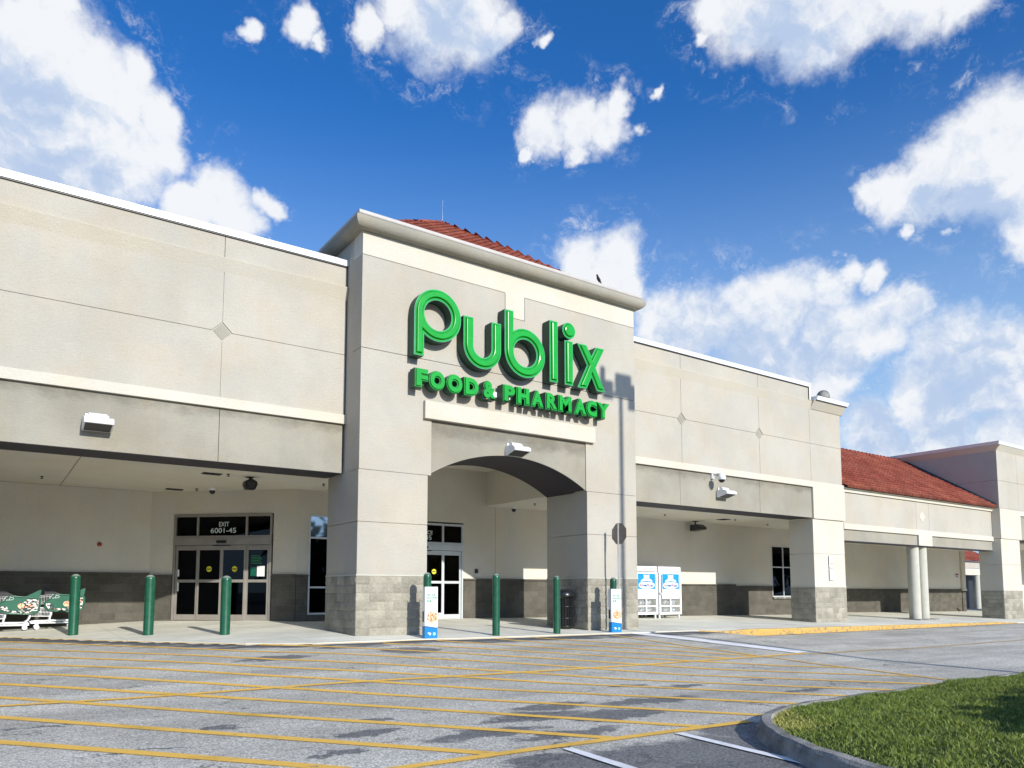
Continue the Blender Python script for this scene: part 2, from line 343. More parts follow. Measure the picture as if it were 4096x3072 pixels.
def tiles():
    t = NT('clay_tile'); P = t.pos()
    at = t.n.new('ShaderNodeAttribute'); at.attribute_name = 'tileshade'
    v = t.math('MULTIPLY', t.ramp(t.noise(P, 5, 6, .7), .3, .7, .78, 1.18), at.outputs['Fac'])
    c = t.mix(t.ramp(t.noise(P, .8, 4), .35, .65), (.275, .062, .036), (.345, .10, .058))
    t.color(t.scale(c, v)); t.rough(.8); t.p.inputs['Specular IOR Level'].default_value = .3; t.bump(t.noise(P, 40, 4), .004)
tiles()
def grassm():
    t = NT('grass_blade'); P = t.pos()
    at = t.n.new('ShaderNodeAttribute'); at.attribute_name = 'blade'
    dry = t.n.new('ShaderNodeAttribute'); dry.attribute_name = 'dry'
    c = t.mix(at.outputs['Fac'], (.030, .075, .010), (.31, .38, .065))
    c = t.mix(dry.outputs['Fac'], c, (.50, .47, .13))
    t.color(c); t.rough(.5); t.p.inputs['Specular IOR Level'].default_value = .35
    try: t.p.inputs['Subsurface Weight'].default_value = 0
    except Exception: pass
grassm()
plain('soil', (.035, .045, .015), .95, 0, .2, .4, .02)
plain('leaf_dark', (.035, .075, .02), .6, 0, .3, .4)
plain('bark', (.10, .07, .05), .9, 0, .2, .3, .01)
def flame():
    t = NT('flame_decal'); P = t.pos()
    mp = t.mapping(P, (1, .3, 2.1))
    vo = t.n.new('ShaderNodeTexVoronoi'); vo.inputs['Scale'].default_value = 15; t.l.new(mp, vo.inputs['Vector'])
    k = t.ramp(vo.outputs['Distance'], .42, .50, 1, 0)
    c = t.mix(t.ramp(t.noise(P, 7, 2), .52, .64), (.86, .80, .74), (.85, .34, .16))
    t.color(t.mix(k, (.004, .03, .03), c)); t.rough(.4)
flame()
def picture(name, a, b, c3, scale):
    t = NT(name); P = t.pos()
    x = t.noise(P, scale, 6, .6)
    t.color(t.mix(t.ramp(x, .42, .56), t.mix(t.ramp(x, .30, .42), a, b), c3)); t.rough(.45)
picture('sandwich_picture', (.16, .03, .015), (.62, .17, .05), (.84, .62, .42), 30)
picture('label_picture', (.05, .06, .12), (.22, .33, .50), (.70, .78, .84), 26)
def mesh_wire(name):
    t = NT(name); P = t.pos(); n = t.n; l = t.l
    def diag(sx):
        s = n.new('ShaderNodeSeparateXYZ'); l.new(P, s.inputs[0])
        q = t.math('ADD', t.math('MULTIPLY', s.outputs[0], sx), t.math('MULTIPLY', s.outputs[2], 30.))
        return t.math('GREATER_THAN', t.math('ABSOLUTE', t.math('SUBTRACT', t.math('FRACT', q), .5)), .42)
    k = t.math('MAXIMUM', diag(26.), diag(-26.))
    tr = n.new('ShaderNodeBsdfTransparent'); mi = n.new('ShaderNodeMixShader')
    l.new(k, mi.inputs[0]); l.new(tr.outputs[0], mi.inputs[1]); l.new(t.p.outputs[0], mi.inputs[2]); l.new(mi.outputs[0], n['Material Output'].inputs['Surface'])
    t.color((.55, .54, .48)); t.rough(.5)
mesh_wire('expanded_mesh')
# ---------------------------------------------------------------- mesh helpers
class MB:
    """collects faces in world coordinates (after the matrix M), built as ONE mesh object"""
    def __init__(s, M=None): s.v = []; s.f = []; s.sm = []; s.M = M; s.fa = []
    def add(s, vs, fs, smooth=False, attr=1.0):
        k = len(s.v)
        for p in vs:
            p = Vector(p); s.v.append(tuple(s.M @ p) if s.M is not None else tuple(p))
        for f in fs: s.f.append([i + k for i in f]); s.sm.append(smooth); s.fa.append(attr)
        return s
    def box(s, x0, x1, y0, y1, z0, z1):
        return s.add([(x0,y0,z0),(x1,y0,z0),(x1,y1,z0),(x0,y1,z0),(x0,y0,z1),(x1,y0,z1),(x1,y1,z1),(x0,y1,z1)],
                     [(0,3,2,1),(4,5,6,7),(0,1,5,4),(1,2,6,5),(2,3,7,6),(3,0,4,7)])
    def bbox(s, x0, x1, y0, y1, z0, z1, b=.01):
        """box with chamfered edges"""
        bm = bmesh.new(); bmesh.ops.create_cube(bm, size=1)
        for v in bm.verts: v.co = ((x0+x1)/2 + v.co.x*(x1-x0), (y0+y1)/2 + v.co.y*(y1-y0), (z0+z1)/2 + v.co.z*(z1-z0))
        bmesh.ops.bevel(bm, geom=bm.edges[:], offset=b, segments=2, affect='EDGES', profile=.5)
        bm.verts.index_update()
        s.add([v.co[:] for v in bm.verts], [[v.index for v in f.verts] for f in bm.faces]); bm.free(); return s
    def prism(s, poly, a, b, ax='y', holes=()):
        """polygon(s) in the plane across axis ax, from a to b"""
        def P(u, w, t): return {'y': (u, t, w), 'x': (t, u, w), 'z': (u, w, t)}[ax]
        loops = [list(poly)] + [list(h) for h in holes]
        flat = [p for lp in loops for p in lp]
        n = len(flat)
        vs = [P(u, w, a) for u, w in flat] + [P(u, w, b) for u, w in flat]
        fs = []
        if holes:
            tri = tessellate_polygon([[Vector((u, w, 0)) for u, w in lp] for lp in loops])
            for t in tri: fs.append(tuple(t)); fs.append(tuple(i + n for i in reversed(t)))
        else:
            fs.append(tuple(range(n))); fs.append(tuple(range(2*n-1, n-1, -1)))
        k = 0
        for lp in loops:
            c = len(lp)
            for i in range(c): j = (i+1) % c; fs.append((k+i, k+j, n+k+j, n+k+i))
            k += c
        return s.add(vs, fs)
    def tube(s, pts, r, n=10, caps=True, smooth=True):
        pts = [Vector(p) for p in pts]; rs = r if isinstance(r, (list, tuple)) else [r]*len(pts)
        vs = []; fs = []
        for i, p in enumerate(pts):
            d = (pts[min(i+1, len(pts)-1)] - pts[max(i-1, 0)]).normalized()
            a = d.orthogonal().normalized() if i == 0 else (a - d*a.dot(d)).normalized()
            b = d.cross(a)
            for k in range(n):
                t = 2*math.pi*k/n; vs.append(p + (a*math.cos(t) + b*math.sin(t))*rs[i])
        for i in range(len(pts)-1):
            for k in range(n): fs.append((i*n+k, i*n+(k+1)%n, (i+1)*n+(k+1)%n, (i+1)*n+k))
        s.add(vs, fs, smooth)
        if caps:
            s.add(vs[:n], [tuple(range(n-1, -1, -1))]); s.add(vs[-n:], [tuple(range(n))])
        return s
    def lathe(s, cx, cy, prof, n=24, smooth=True):
        """prof: list of (radius, z)"""
        vs = []; fs = []
        for r, z in prof:
            for k in range(n):
                t = 2*math.pi*k/n; vs.append((cx + r*math.cos(t), cy + r*math.sin(t), z))
        for i in range(len(prof)-1):
            for k in range(n): fs.append((i*n+k, i*n+(k+1)%n, (i+1)*n+(k+1)%n, (i+1)*n+k))
        s.add(vs, fs, smooth)
        if prof[0][0] > .001: s.add(vs[:n], [tuple(range(n-1, -1, -1))])
        if prof[-1][0] > .001: s.add(vs[-n:], [tuple(range(n))])
        return s
    def mesh(s, name, origin=(0, 0, 0)):
        me = bpy.data.meshes.new(name); o = Vector(origin)
        me.from_pydata([tuple(Vector(v) - o) for v in s.v], [], s.f); me.polygons.foreach_set('use_smooth', s.sm)
        bm = bmesh.new(); bm.from_mesh(me); bmesh.ops.recalc_face_normals(bm, faces=bm.faces[:]); bm.to_mesh(me); bm.free()
        return me
def world_loc(o):
    p = Vector(o.location)
    while o.parent: o = o.parent; p += Vector(o.location)
    return p
def obj(name, mb, mat, parent=None, origin=None, label=None, attr=None):
    base = world_loc(parent) if parent else Vector((0, 0, 0))
    org = Vector(origin) if origin is not None else base
    me = mb.mesh(name, org) if isinstance(mb, MB) else mb
    if isinstance(mb, MB) and attr:
        a = me.attributes.new(attr, 'FLOAT', 'FACE'); a.data.foreach_set('value', mb.fa)
    if mat is not None and not me.materials: me.materials.append(MATS[mat])
    o = bpy.data.objects.new(name, me); COL.objects.link(o)
    if parent: o.parent = parent
    o.location = org - base
    if label: o['label'] = label
    return o
def thing(name, label, cat, loc=(0, 0, 0), group=None):
    o = bpy.data.objects.new(name, None); COL.objects.link(o); o.location = loc; o.empty_display_size = .2
    o['label'] = label; o['category'] = cat
    if group: o['group'] = group
    return o
def tag(o, label, cat, group=None):
    o['label'] = label; o['category'] = cat
    if group: o['group'] = group
    return o
def struct(name, mb, mat, kind='structure'):
    o = obj(name, mb, mat); o['kind'] = kind; return o
def copy_tree(o, parent=None):
    c = o.copy(); COL.objects.link(c); c.parent = parent
    for ch in [x for x in o.children]: copy_tree(ch, c)
    return c
def text_mesh(s, x0, x1, z0, z1, y, depth=.004, bold=0., bevel=0., mirror=False, squeeze=True):
    """text standing on a plane that faces -Y, fitted to the box x0..x1, z0..z1, its back at y"""
    cu = bpy.data.curves.new('lettering', 'FONT'); cu.body = s; cu.size = 1; cu.extrude = .05; cu.offset = bold; cu.resolution_u = 4
    o = bpy.data.objects.new('lettering', cu); COL.objects.link(o); bpy.context.view_layer.update()
    me = bpy.data.meshes.new_from_object(o.evaluated_get(bpy.context.evaluated_depsgraph_get()))
    bpy.data.objects.remove(o); bpy.data.curves.remove(cu)
    n = len(me.vertices); co = np.empty(n*3); me.vertices.foreach_get('co', co); co = co.reshape(-1, 3)
    a, b = co.min(0), co.max(0)
    X = (co[:, 0]-a[0])/(b[0]-a[0])
    if mirror: X = 1 - X
    if not squeeze:
        w = (b[0]-a[0])/(b[1]-a[1])*(z1-z0); c = (x0+x1)/2; x0, x1 = c-w/2, c+w/2
    X = x0 + X*(x1-x0); Z = z0 + (co[:, 1]-a[1])/(b[1]-a[1])*(z1-z0); Y = y - (co[:, 2]-a[2])/(b[2]-a[2])*depth
    mb = MB(); faces = [list(p.vertices) for p in me.polygons]; mb.add(list(zip(X.tolist(), Y.tolist(), Z.tolist())), faces)
    bpy.data.meshes.remove(me); return mb
def merge(*mbs):
    r = MB()
    for q in mbs:
        k = len(r.v); r.v += q.v; r.f += [[i+k for i in f] for f in q.f]; r.sm += q.sm; r.fa += q.fa
    return r

# ---------------------------------------------------------------- ground heights
EP = [(-1.3, 24.4), (0.37, 21.6), (2.52, 18.3), (4.43, 15.75), (5.56, 14.95), (8, 15.0), (14, 14.85), (60, 14.85)]
def edist(x, y):
    best = 1e9; sg = 1
    for (ax, ay), (bx, by) in zip(EP[:-1], EP[1:]):
        dx, dy = bx-ax, by-ay
        t = min(1, max(0, ((x-ax)*dx + (y-ay)*dy)/(dx*dx+dy*dy)))
        d = math.hypot(x-ax-t*dx, y-ay-t*dy)
        if d < best - 1e-9: best = d; sg = 1 if dx*(y-ay) - dy*(x-ax) < 0 else -1
    return sg*best
def sm01(a, b, x):
    t = min(max((x-a)/(b-a), 0), 1); return t*t*(3-2*t)
def A(x, y):
    """height of the asphalt"""
    base = -.34 - (.010 if x < 10 else .003)*max(x-10, -6) - .018*max(0, min(13-y, 16))
    d = max(0, edist(x, y)); top = -.07 - .006*max(0, min(x, 17)-6)
    k = max(0, 1-d/6.0)**1.15 * (1-sm01(16.5, 20, x)) if d < 6 else 0
    return base + (top-base)*k
def W(x, y):
    """height of the concrete walk"""
    main = (-.0108*(x-6.8) if x > 6.8 else 0) + .033*(y-15.94)
    diag = -.05 + .05*((x-5.56)*.8 + (y-14.95)*.6)
    w = min(main, diag)
    d = -edist(x, y)
    if d < 1.0 and x < 20:
        k = (1-sm01(0, 1.0, d))*(1-sm01(16.8, 19.4, x))
        w += (A(x, y) + .02 - w)*k
    elif d < 1.0 and x > 36: w += (A(x, y)+.02-w)*(1-sm01(0, 1., d))*sm01(36.4, 38.2, x)
    return w

# asphalt sheet to the horizon
def axis(lo, hi, dense_lo, dense_hi, step):
    v = list(np.arange(dense_lo, dense_hi + 1e-6, step)); a = dense_lo; s = step
    while a > lo: s *= 1.5; a -= s; v.insert(0, max(a, lo))
    a = dense_hi; s = step
    while a < hi: s *= 1.5; a += s; v.append(min(a, hi))
    return v
xs = axis(-700, 900, -3, 22, .25); ys = axis(-700, 900, 0, 25, .25)
mb = MB(); nx = len(xs); ep = []
vs = []
for y in ys:
    for x in xs:
        d = edist(x, y); z = A(x, y)
        if d < 0: z = min(z, z + d*.8) if d > -.5 else z - .4
        vs.append((x, y, z)); ep.append(max(0., 1 - abs(d)/1.5)*.98 if x < 19.5 else max(0., 1-abs(d)/.6)*.9)
mb.add(vs, [(j*nx+i, j*nx+i+1, (j+1)*nx+i+1, (j+1)*nx+i) for j in range(len(ys)-1) for i in range(nx-1)], True)
g = struct('ground', mb, 'asphalt')
at = g.data.attributes.new('edge_patch', 'FLOAT', 'POINT'); at.data.foreach_set('value', ep)

# concrete walk with its kerb face
st = []
for (ax, ay), (bx, by) in zip(EP[:-1], EP[1:]):
    n = max(1, int(math.hypot(bx-ax, by-ay)/.5)); st += [(ax+(bx-ax)*i/n, ay+(by-ay)*i/n) for i in range(n)]
st.append(EP[-1])
offs = [0, .1, .3, .5, .75, 1.0, 1.5, 2.2, 3, 4, 5, 6, 7, 8, 9.6]
mb = MB(); vs = []; nn = len(offs)+1
for x, y in st:
    top = 24.6
    vs.append((x, y, A(x, y)-.3))
    for o in offs:
        yy = min(y+o, top); vs.append((x, yy, W(x, yy)))
mb.add(vs, [(i*nn+j, (i+1)*nn+j, (i+1)*nn+j+1, i*nn+j+1) for i in range(len(st)-1) for j in range(nn-1)])
struct('sidewalk', mb, 'concrete')
# painted kerb edge
mb = MB(); vs = []; fs = []
kx = list(np.arange(17.0, 38.3, .15))
for i, x in enumerate(kx):
    z = W(x, 14.85); j = .006*math.sin(x*9)+.004*math.sin(x*23)
    h = sm01(16.9, 19.2, x)*(1-sm01(36.6, 38.2, x))
    vs += [(x, 14.835, A(x, 14.8)-.05), (x, 14.832, z-.022+.0*j), (x, 14.845, z+.006), (x, 14.855+.13*h+.02+j, W(x, 15.0)*.9+z*.1+.005), (x, 14.86+.13*h+.02+j, z-.05)]
for i in range(len(kx)-1):
    for k in range(4): fs.append((i*5+k, (i+1)*5+k, (i+1)*5+k+1, i*5+k+1))
mb.add(vs, fs); struct('kerb', mb, 'kerb_yellow')

# painted lines
def line(mb, pts, w, lift=.006):
    P = []
    for a, b in zip(pts[:-1], pts[1:]):
        n = max(1, int(math.dist(a, b)/.4)); P += [(a[0]+(b[0]-a[0])*i/n, a[1]+(b[1]-a[1])*i/n) for i in range(n)]
    P.append(pts[-1]); vs = []
    for i, p in enumerate(P):
        a = P[max(i-1, 0)]; b = P[min(i+1, len(P)-1)]; dx, dy = b[0]-a[0], b[1]-a[1]; l = math.hypot(dx, dy); nx_, ny_ = -dy/l*w/2, dx/l*w/2
        for s in (1, 0, -1): x, y = p[0]+nx_*s, p[1]+ny_*s; vs.append((x, y, A(x, y)+lift))
    mb.add(vs, [(i*3+k, (i+1)*3+k, (i+1)*3+k+1, i*3+k+1) for i in range(len(P)-1) for k in (0, 1)])
def ext(p, q, d):   # extend beyond p away from q
    l = math.dist(p, q); return (p[0]+(p[0]-q[0])/l*d, p[1]+(p[1]-q[1])/l*d)
S = [[(0.19, 8.36), (2.02, 6.26), (2.44, 5.75)], [(0.21, 9.79), (2.17, 7.45), (3.74, 5.55)], [(0.23, 11.36), (2.48, 8.58), (4.68, 6.03), (5.13, 5.49)],
     [(0.25, 12.57), (2.79, 9.66), (5.26, 6.78), (6.36, 5.49)], [(0.27, 13.89), (3.2, 10.42), (5.86, 7.54), (7.55, 5.64)], [(0.29, 15.32), (3.58, 11.25), (6.48, 8.34), (8.95, 5.72)],
     [(0.31, 16.77), (3.84, 12.1), (7.1, 9.1), (10.01, 6.05), (10.35, 5.72)], [(0.33, 18.26), (4.14, 13.0), (7.64, 9.75), (10.73, 6.48), (11.5, 5.75)], [(0.35, 20.09), (4.13, 14.41), (8.24, 10.6), (11.56, 6.97), (12.6, 5.9)],
     [(4.6, 15.4), (8.8, 11.32), (10.04, 10.07), (12.47, 7.52), (13.2, 6.8)], [(6.95, 14.65), (9.35, 12.03), (11.35, 10.06), (13.43, 8.14)],
     [(8.30, 14.75), (9.88, 12.71), (12.46, 10.09)], [(9.80, 14.75), (10.46, 13.45), (13.28, 10.15)], [(10.9, 14.6), (13.1, 11.42)]]
mb = MB()
for p in S:
    if p[0][0] < .5: p = [ext(p[0], p[1], 2.5)] + p
    line(mb, p, .14)
struct('road_marking', mb, 'yellow_paint')
mb = MB()
line(mb, [(-3, 10.9), (0.23, 10.6), (3.23, 10.28), (5.8, 10.12), (12.68, 10.03), (14.9, 10.0)], .12, .009)
line(mb, [(-2, 5.75), (2.8, 5.56), (7.05, 5.47)], .12, .009)
line(mb, [(13.28, 14.5), (13.22, 11.9), (13.4, 10.1)], .10, .009)
line(mb, [(-1.0, 23.6), (0.29, 21.5), (2.44, 18.2), (4.36, 15.66), (5.54, 14.86), (7.95, 14.9), (13.3, 14.76)], .09, .009)
line(mb, [(13.45, 10.0), (13.48, 8.85), (13.38, 7.58), (13.18, 6.2)], .09, .009)
struct('road_marking', mb, 'yellow_paint')
mb = MB(); line(mb, [(14.9, 9.9), (18, 9.8), (26, 9.78), (48, 9.8)], .10)
line(mb, [(16.6, 14.6), (19.3, 14.35)], .07)
struct('road_marking', mb, 'faded_yellow_paint')
mb = MB(); line(mb, [(14.38, 14.66), (14.66, 11.93), (14.95, 10.1)], .56, .012)
line(mb, [(5.82, 5.38), (5.79, 4.53), (5.77, 2.6)], .11, .012)
line(mb, [(4.39, 5.40), (4.36, 4.6), (4.36, 2.6)], .11, .012)
struct('road_marking', mb, 'white_paint')

# ---------------------------------------------------------------- planted island
KO = [(5.42,-1.0),(5.44,2.0),(5.54,3.20),(5.72,3.83),(6.0,4.36),(6.36,4.80),(6.74,5.11),(7.24,5.33),(7.87,5.45),(9.0,5.52),(12,5.54),(20,5.54)]
def smooth_poly(p, n=3):
    for _ in range(n):
        q = [p[0]]
        for a, b in zip(p[:-1], p[1:]):
            q += [(a[0]*.75+b[0]*.25, a[1]*.75+b[1]*.25), (a[0]*.25+b[0]*.75, a[1]*.25+b[1]*.75)]
        q.append(p[-1]); p = q
    return p
KO = smooth_poly(KO, 2)
def offset(p, d):
    r = []
    for i in range(len(p)):
        a = p[max(i-1, 0)]; b = p[min(i+1, len(p)-1)]; dx, dy = b[0]-a[0], b[1]-a[1]; l = math.hypot(dx, dy)
        r.append((p[i][0]+dy/l*d, p[i][1]-dx/l*d))
    return r
prof = [(-.05, -.12), (-.045, .0), (-.01, .07), (.0, .125), (.025, .152), (.115, .158), (.13, .142), (.135, .02)]
mb = MB(); vs = []; rows = [offset(KO, o) for o, _ in prof]
for i in range(len(KO)):
    for k, (o, h) in enumerate(prof):
        x, y = rows[k][i]; vs.append((x + .004*math.sin(i*3.1+k), y + .004*math.cos(i*2.3+k), A(*KO[i]) + h + (.006*math.sin(i*1.7) if k > 2 else 0)))
c = len(prof); mb.add(vs, [(i*c+k, (i+1)*c+k, (i+1)*c+k+1, i*c+k+1) for i in range(len(KO)-1) for k in range(c-1)])
struct('kerb', mb, 'kerb_concrete')
KI = offset(KO, .125)
def mound(x, y):
    d = min(math.dist((x, y), q) for q in KI[::3]); return A(x, y) + .130 + .05*sm01(0, 1.6, d)
poly = KI + [(20, -1.0)]
bm = bmesh.new(); 
def inside(x, y):
    c = False; n = len(poly)
    for i in range(n):
        (x1, y1), (x2, y2) = poly[i], poly[(i+1) % n]
        if (y1 > y) != (y2 > y) and x < (x2-x1)*(y-y1)/(y2-y1)+x1: c = not c
    return c
gx = np.arange(5.3, 20.01, .2); gy = np.arange(-1, 5.7, .2); H = {}
for i, x in enumerate(gx):
    for j, y in enumerate(gy):
        q = (x, y)
        if not inside(x, y):
            best = min(KI, key=lambda p: math.dist(p, q))
            if math.dist(best, q) > .3: continue
            q = best
        H[i, j] = bm.verts.new((q[0], q[1], mound(*q)))
for i in range(len(gx)-1):
    for j in range(len(gy)-1):
        ks = [(i, j), (i+1, j), (i+1, j+1), (i, j+1)]
        vv = [H[k] for k in ks if k in H]
        if len(vv) >= 3:
            try: bm.faces.new(vv)
            except Exception: pass
me = bpy.data.meshes.new('lawn_soil'); bm.to_mesh(me); bm.free(); me.materials.append(MATS['soil'])
o = bpy.data.objects.new('lawn_soil', me); COL.objects.link(o); o['kind'] = 'structure'
# grass blades, one mesh
NB = 115000
px = rng.uniform(5.4, 15.0, NB*2); py = 5.6 - rng.uniform(0, 1, NB*2)**1.25*5.2
keep = (np.arctan2(px, py) < R(72)) & (np.array([inside(a, b) for a, b in zip(px, py)]))
px = px[keep][:NB]; py = py[keep][:NB]; n = len(px)
KIa = np.array(KI)
dk = np.sqrt(((px[:, None]-KIa[None, ::3, 0])**2 + (py[:, None]-KIa[None, ::3, 1])**2)).min(1)
Aarr = np.array([A(a, b) for a, b in zip(px, py)])
tt = np.clip(dk/1.6, 0, 1); pz = Aarr + .130 + .05*(tt*tt*(3-2*tt)) - .01
clump = np.sin(px*7.1+np.sin(py*5)*2)*np.cos(py*8.3+px*2.2)
h = rng.uniform(.022, .060, n)*(1 + .35*clump) * np.clip(.6+dk*2, .6, 1)
ang = rng.uniform(0, 2*np.pi, n); lean = rng.uniform(.25, 1.5, n)*h; w = rng.uniform(.0022, .0045, n)
la = rng.uniform(0, 2*np.pi, n)
dx, dy = np.cos(ang)*w, np.sin(ang)*w; lx, ly = np.cos(la)*lean, np.sin(la)*lean
V = np.empty((n, 5, 3))
V[:, 0] = np.stack([px-dx, py-dy, pz], 1); V[:, 1] = np.stack([px+dx, py+dy, pz], 1)
V[:, 2] = np.stack([px-dx*.8+lx*.35, py-dy*.8+ly*.35, pz+h*.6], 1); V[:, 3] = np.stack([px+dx*.8+lx*.35, py+dy*.8+ly*.35, pz+h*.6], 1)
V[:, 4] = np.stack([px+lx, py+ly, pz+h], 1)
me = bpy.data.meshes.new('grass'); me.vertices.add(n*5); me.vertices.foreach_set('co', V.ravel())
idx = np.arange(n)[:, None]*5
quad = (idx + np.array([0, 1, 3, 2])); tri = (idx + np.array([2, 3, 4]))
loops = np.concatenate([quad, tri], 1).ravel(); me.loops.add(len(loops)); me.loops.foreach_set('vertex_index', loops)
starts = (np.arange(n)[:, None]*7 + np.array([0, 4])).ravel(); me.polygons.add(n*2); me.polygons.foreach_set('loop_start', starts)
me.update(calc_edges=True)
br = np.clip(rng.normal(.42, .25, n) + .12*clump, 0, 1); br = np.where(rng.random(n) < .05, 1.0, br)
dry = np.where((np.hypot((px-6.55)/.42, (py-4.80)/.42) + rng.normal(0, .25, n)) < 1, rng.uniform(.5, 1, n), 0)
dry = np.maximum(dry, np.where((np.hypot((px-7.0)/.3, (py-5.15)/.2) + rng.normal(0, .25, n)) < 1, rng.uniform(.4, 1, n), 0))
dry = np.maximum(dry, np.where(rng.random(n) < .05, rng.uniform(.2, .8, n), 0))
for nm, arr in (('blade', br), ('dry', dry)):
    a = me.attributes.new(nm, 'FLOAT', 'POINT'); a.data.foreach_set('value', np.repeat(arr, 5))
me.materials.append(MATS['grass_blade']); o = bpy.data.objects.new('grass', me); COL.objects.link(o); o['kind'] = 'stuff'
# ---------------------------------------------------------------- stone facing
def stone(mb, p0, p1, z0, z1, out, seed=0, course=.198, blk=.40, res=.028, zoff=0., half=True, amp=.013):
    """a rock-faced block surface from p0 to p1 (xy), z0..z1, bulging by out (unit xy normal)"""
    r = random.Random(seed); p0 = Vector((*p0, 0)); p1 = Vector((*p1, 0)); Lw = (p1-p0).length; t = (p1-p0)/Lw; nrm = Vector((*out, 0))
    z = z1; k = 0
    while z > z0 + .01:
        zb = max(z0, z - course); u = -(blk/2 if k % 2 else 0) - (.07 if half else 0)
        while u < Lw - .01:
            a, b = max(u, 0), min(u + blk, Lw); u += blk
            if b - a < .03: continue
            ph = [r.uniform(0, 6) for _ in range(6)]; shade = r.uniform(.82, 1.12); base = r.uniform(.0, .006)
            flat = zb <= z0 + .001 and z - zb < course*.9
            nu = max(2, int((b-a)/res)); nv = max(2, int((z-zb)/res)); vs = []
            for j in range(nv+1):
                for i in range(nu+1):
                    fu, fv = i/nu, j/nv; e = min(fu, 1-fu)*(b-a); f = min(fv, 1-fv)*(z-zb); m_ = min(e, f)
                    s = a+(b-a)*fu; zz = zb+(z-zb)*fv
                    if m_ < .004: d = -.005
                    else:
                        q = min(1, m_/.035)
                        d = (base + (0 if flat else amp*(.55 + .45*math.sin(s*17+ph[0])*math.cos(zz*21+ph[1]) + .35*math.sin(s*41+zz*29+ph[2]) + .25*math.sin(zz*63-s*37+ph[3])) + r.uniform(-.004, .004)))*q
                    if i in (0, nu) and (a < .001 and i == 0 or b > Lw-.001 and i == nu): d = max(d, 0)
                    vs.append(p0 + t*s + nrm*d + Vector((0, 0, zz)))
            mb.add(vs, [(j*(nu+1)+i, j*(nu+1)+i+1, (j+1)*(nu+1)+i+1, (j+1)*(nu+1)+i) for j in range(nv) for i in range(nu)], True, shade)
        z = zb; k += 1
def stone_pier(name, x0, x1, y0, y1, z0, z1, parent, seed, sides='fl', label=None):
    mb = MB()
    mb.box(x0+.02, x1-.02, y0+.02, y1-.02, z0-.3, z1)
    if 'f' in sides: stone(mb, (x0, y0), (x1, y0), z0, z1, (0, -1), seed)
    if 'l' in sides: stone(mb, (x0, y1), (x0, y0), z0, z1, (-1, 0), seed+1)
    if 'r' in sides: stone(mb, (x1, y0), (x1, y1), z0, z1, (1, 0), seed+2)
    if 'b' in sides: stone(mb, (x1, y1), (x0, y1), z0, z1, (0, 1), seed+3)
    return obj(name, mb, 'split_block', parent, attr='blockshade', label=label)

def slab_xz(mb, x0, x1, z0, z1, y0, y1, vj=(), hj=(), dia=(), g=.006):
    """wall slab split by real open joints: vertical joints at x in vj, horizontal at z in hj; diamonds (x, z, r) at crossings"""
    X = [x0] + list(vj) + [x1]; Z = [z0] + list(hj) + [z1]
    for i in range(len(X)-1):
        for j in range(len(Z)-1):
            a = X[i] + (g if i else 0); b = X[i+1] - (g if i < len(X)-2 else 0); c = Z[j] + (g if j else 0); d = Z[j+1] - (g if j < len(Z)-2 else 0)
            def corner(px, pz, sx, sz):
                for dx_, dz_, r_ in dia:
                    if abs(dx_-px) < .05 and abs(dz_-pz) < .05:
                        rr = r_ + .012
                        return [(px, dz_ + sz*rr), (dx_ + sx*rr, pz)]
                return [(px, pz)]
            bl, br, tr, tl = corner(a, c, 1, 1), corner(b, c, -1, 1), corner(b, d, -1, -1), corner(a, d, 1, -1)
            poly = bl + br[::-1] + tr + tl[::-1]
            mb.prism(poly, y0, y1)
def rail(mb, x0, x1, prof, ):
    """straight moulding along x: prof is a closed polygon in (y, z)"""
    mb.prism([(y, z) for y, z in prof], x0, x1, 'x')

YW, YT = 16.83, 15.94          # wing face, tower face
# ================================================================ SUPERMARKET
shop = thing('supermarket_building', 'long beige stucco supermarket with a taller arched entrance tower and open arcade', 'building', (11.26, 19, 0))
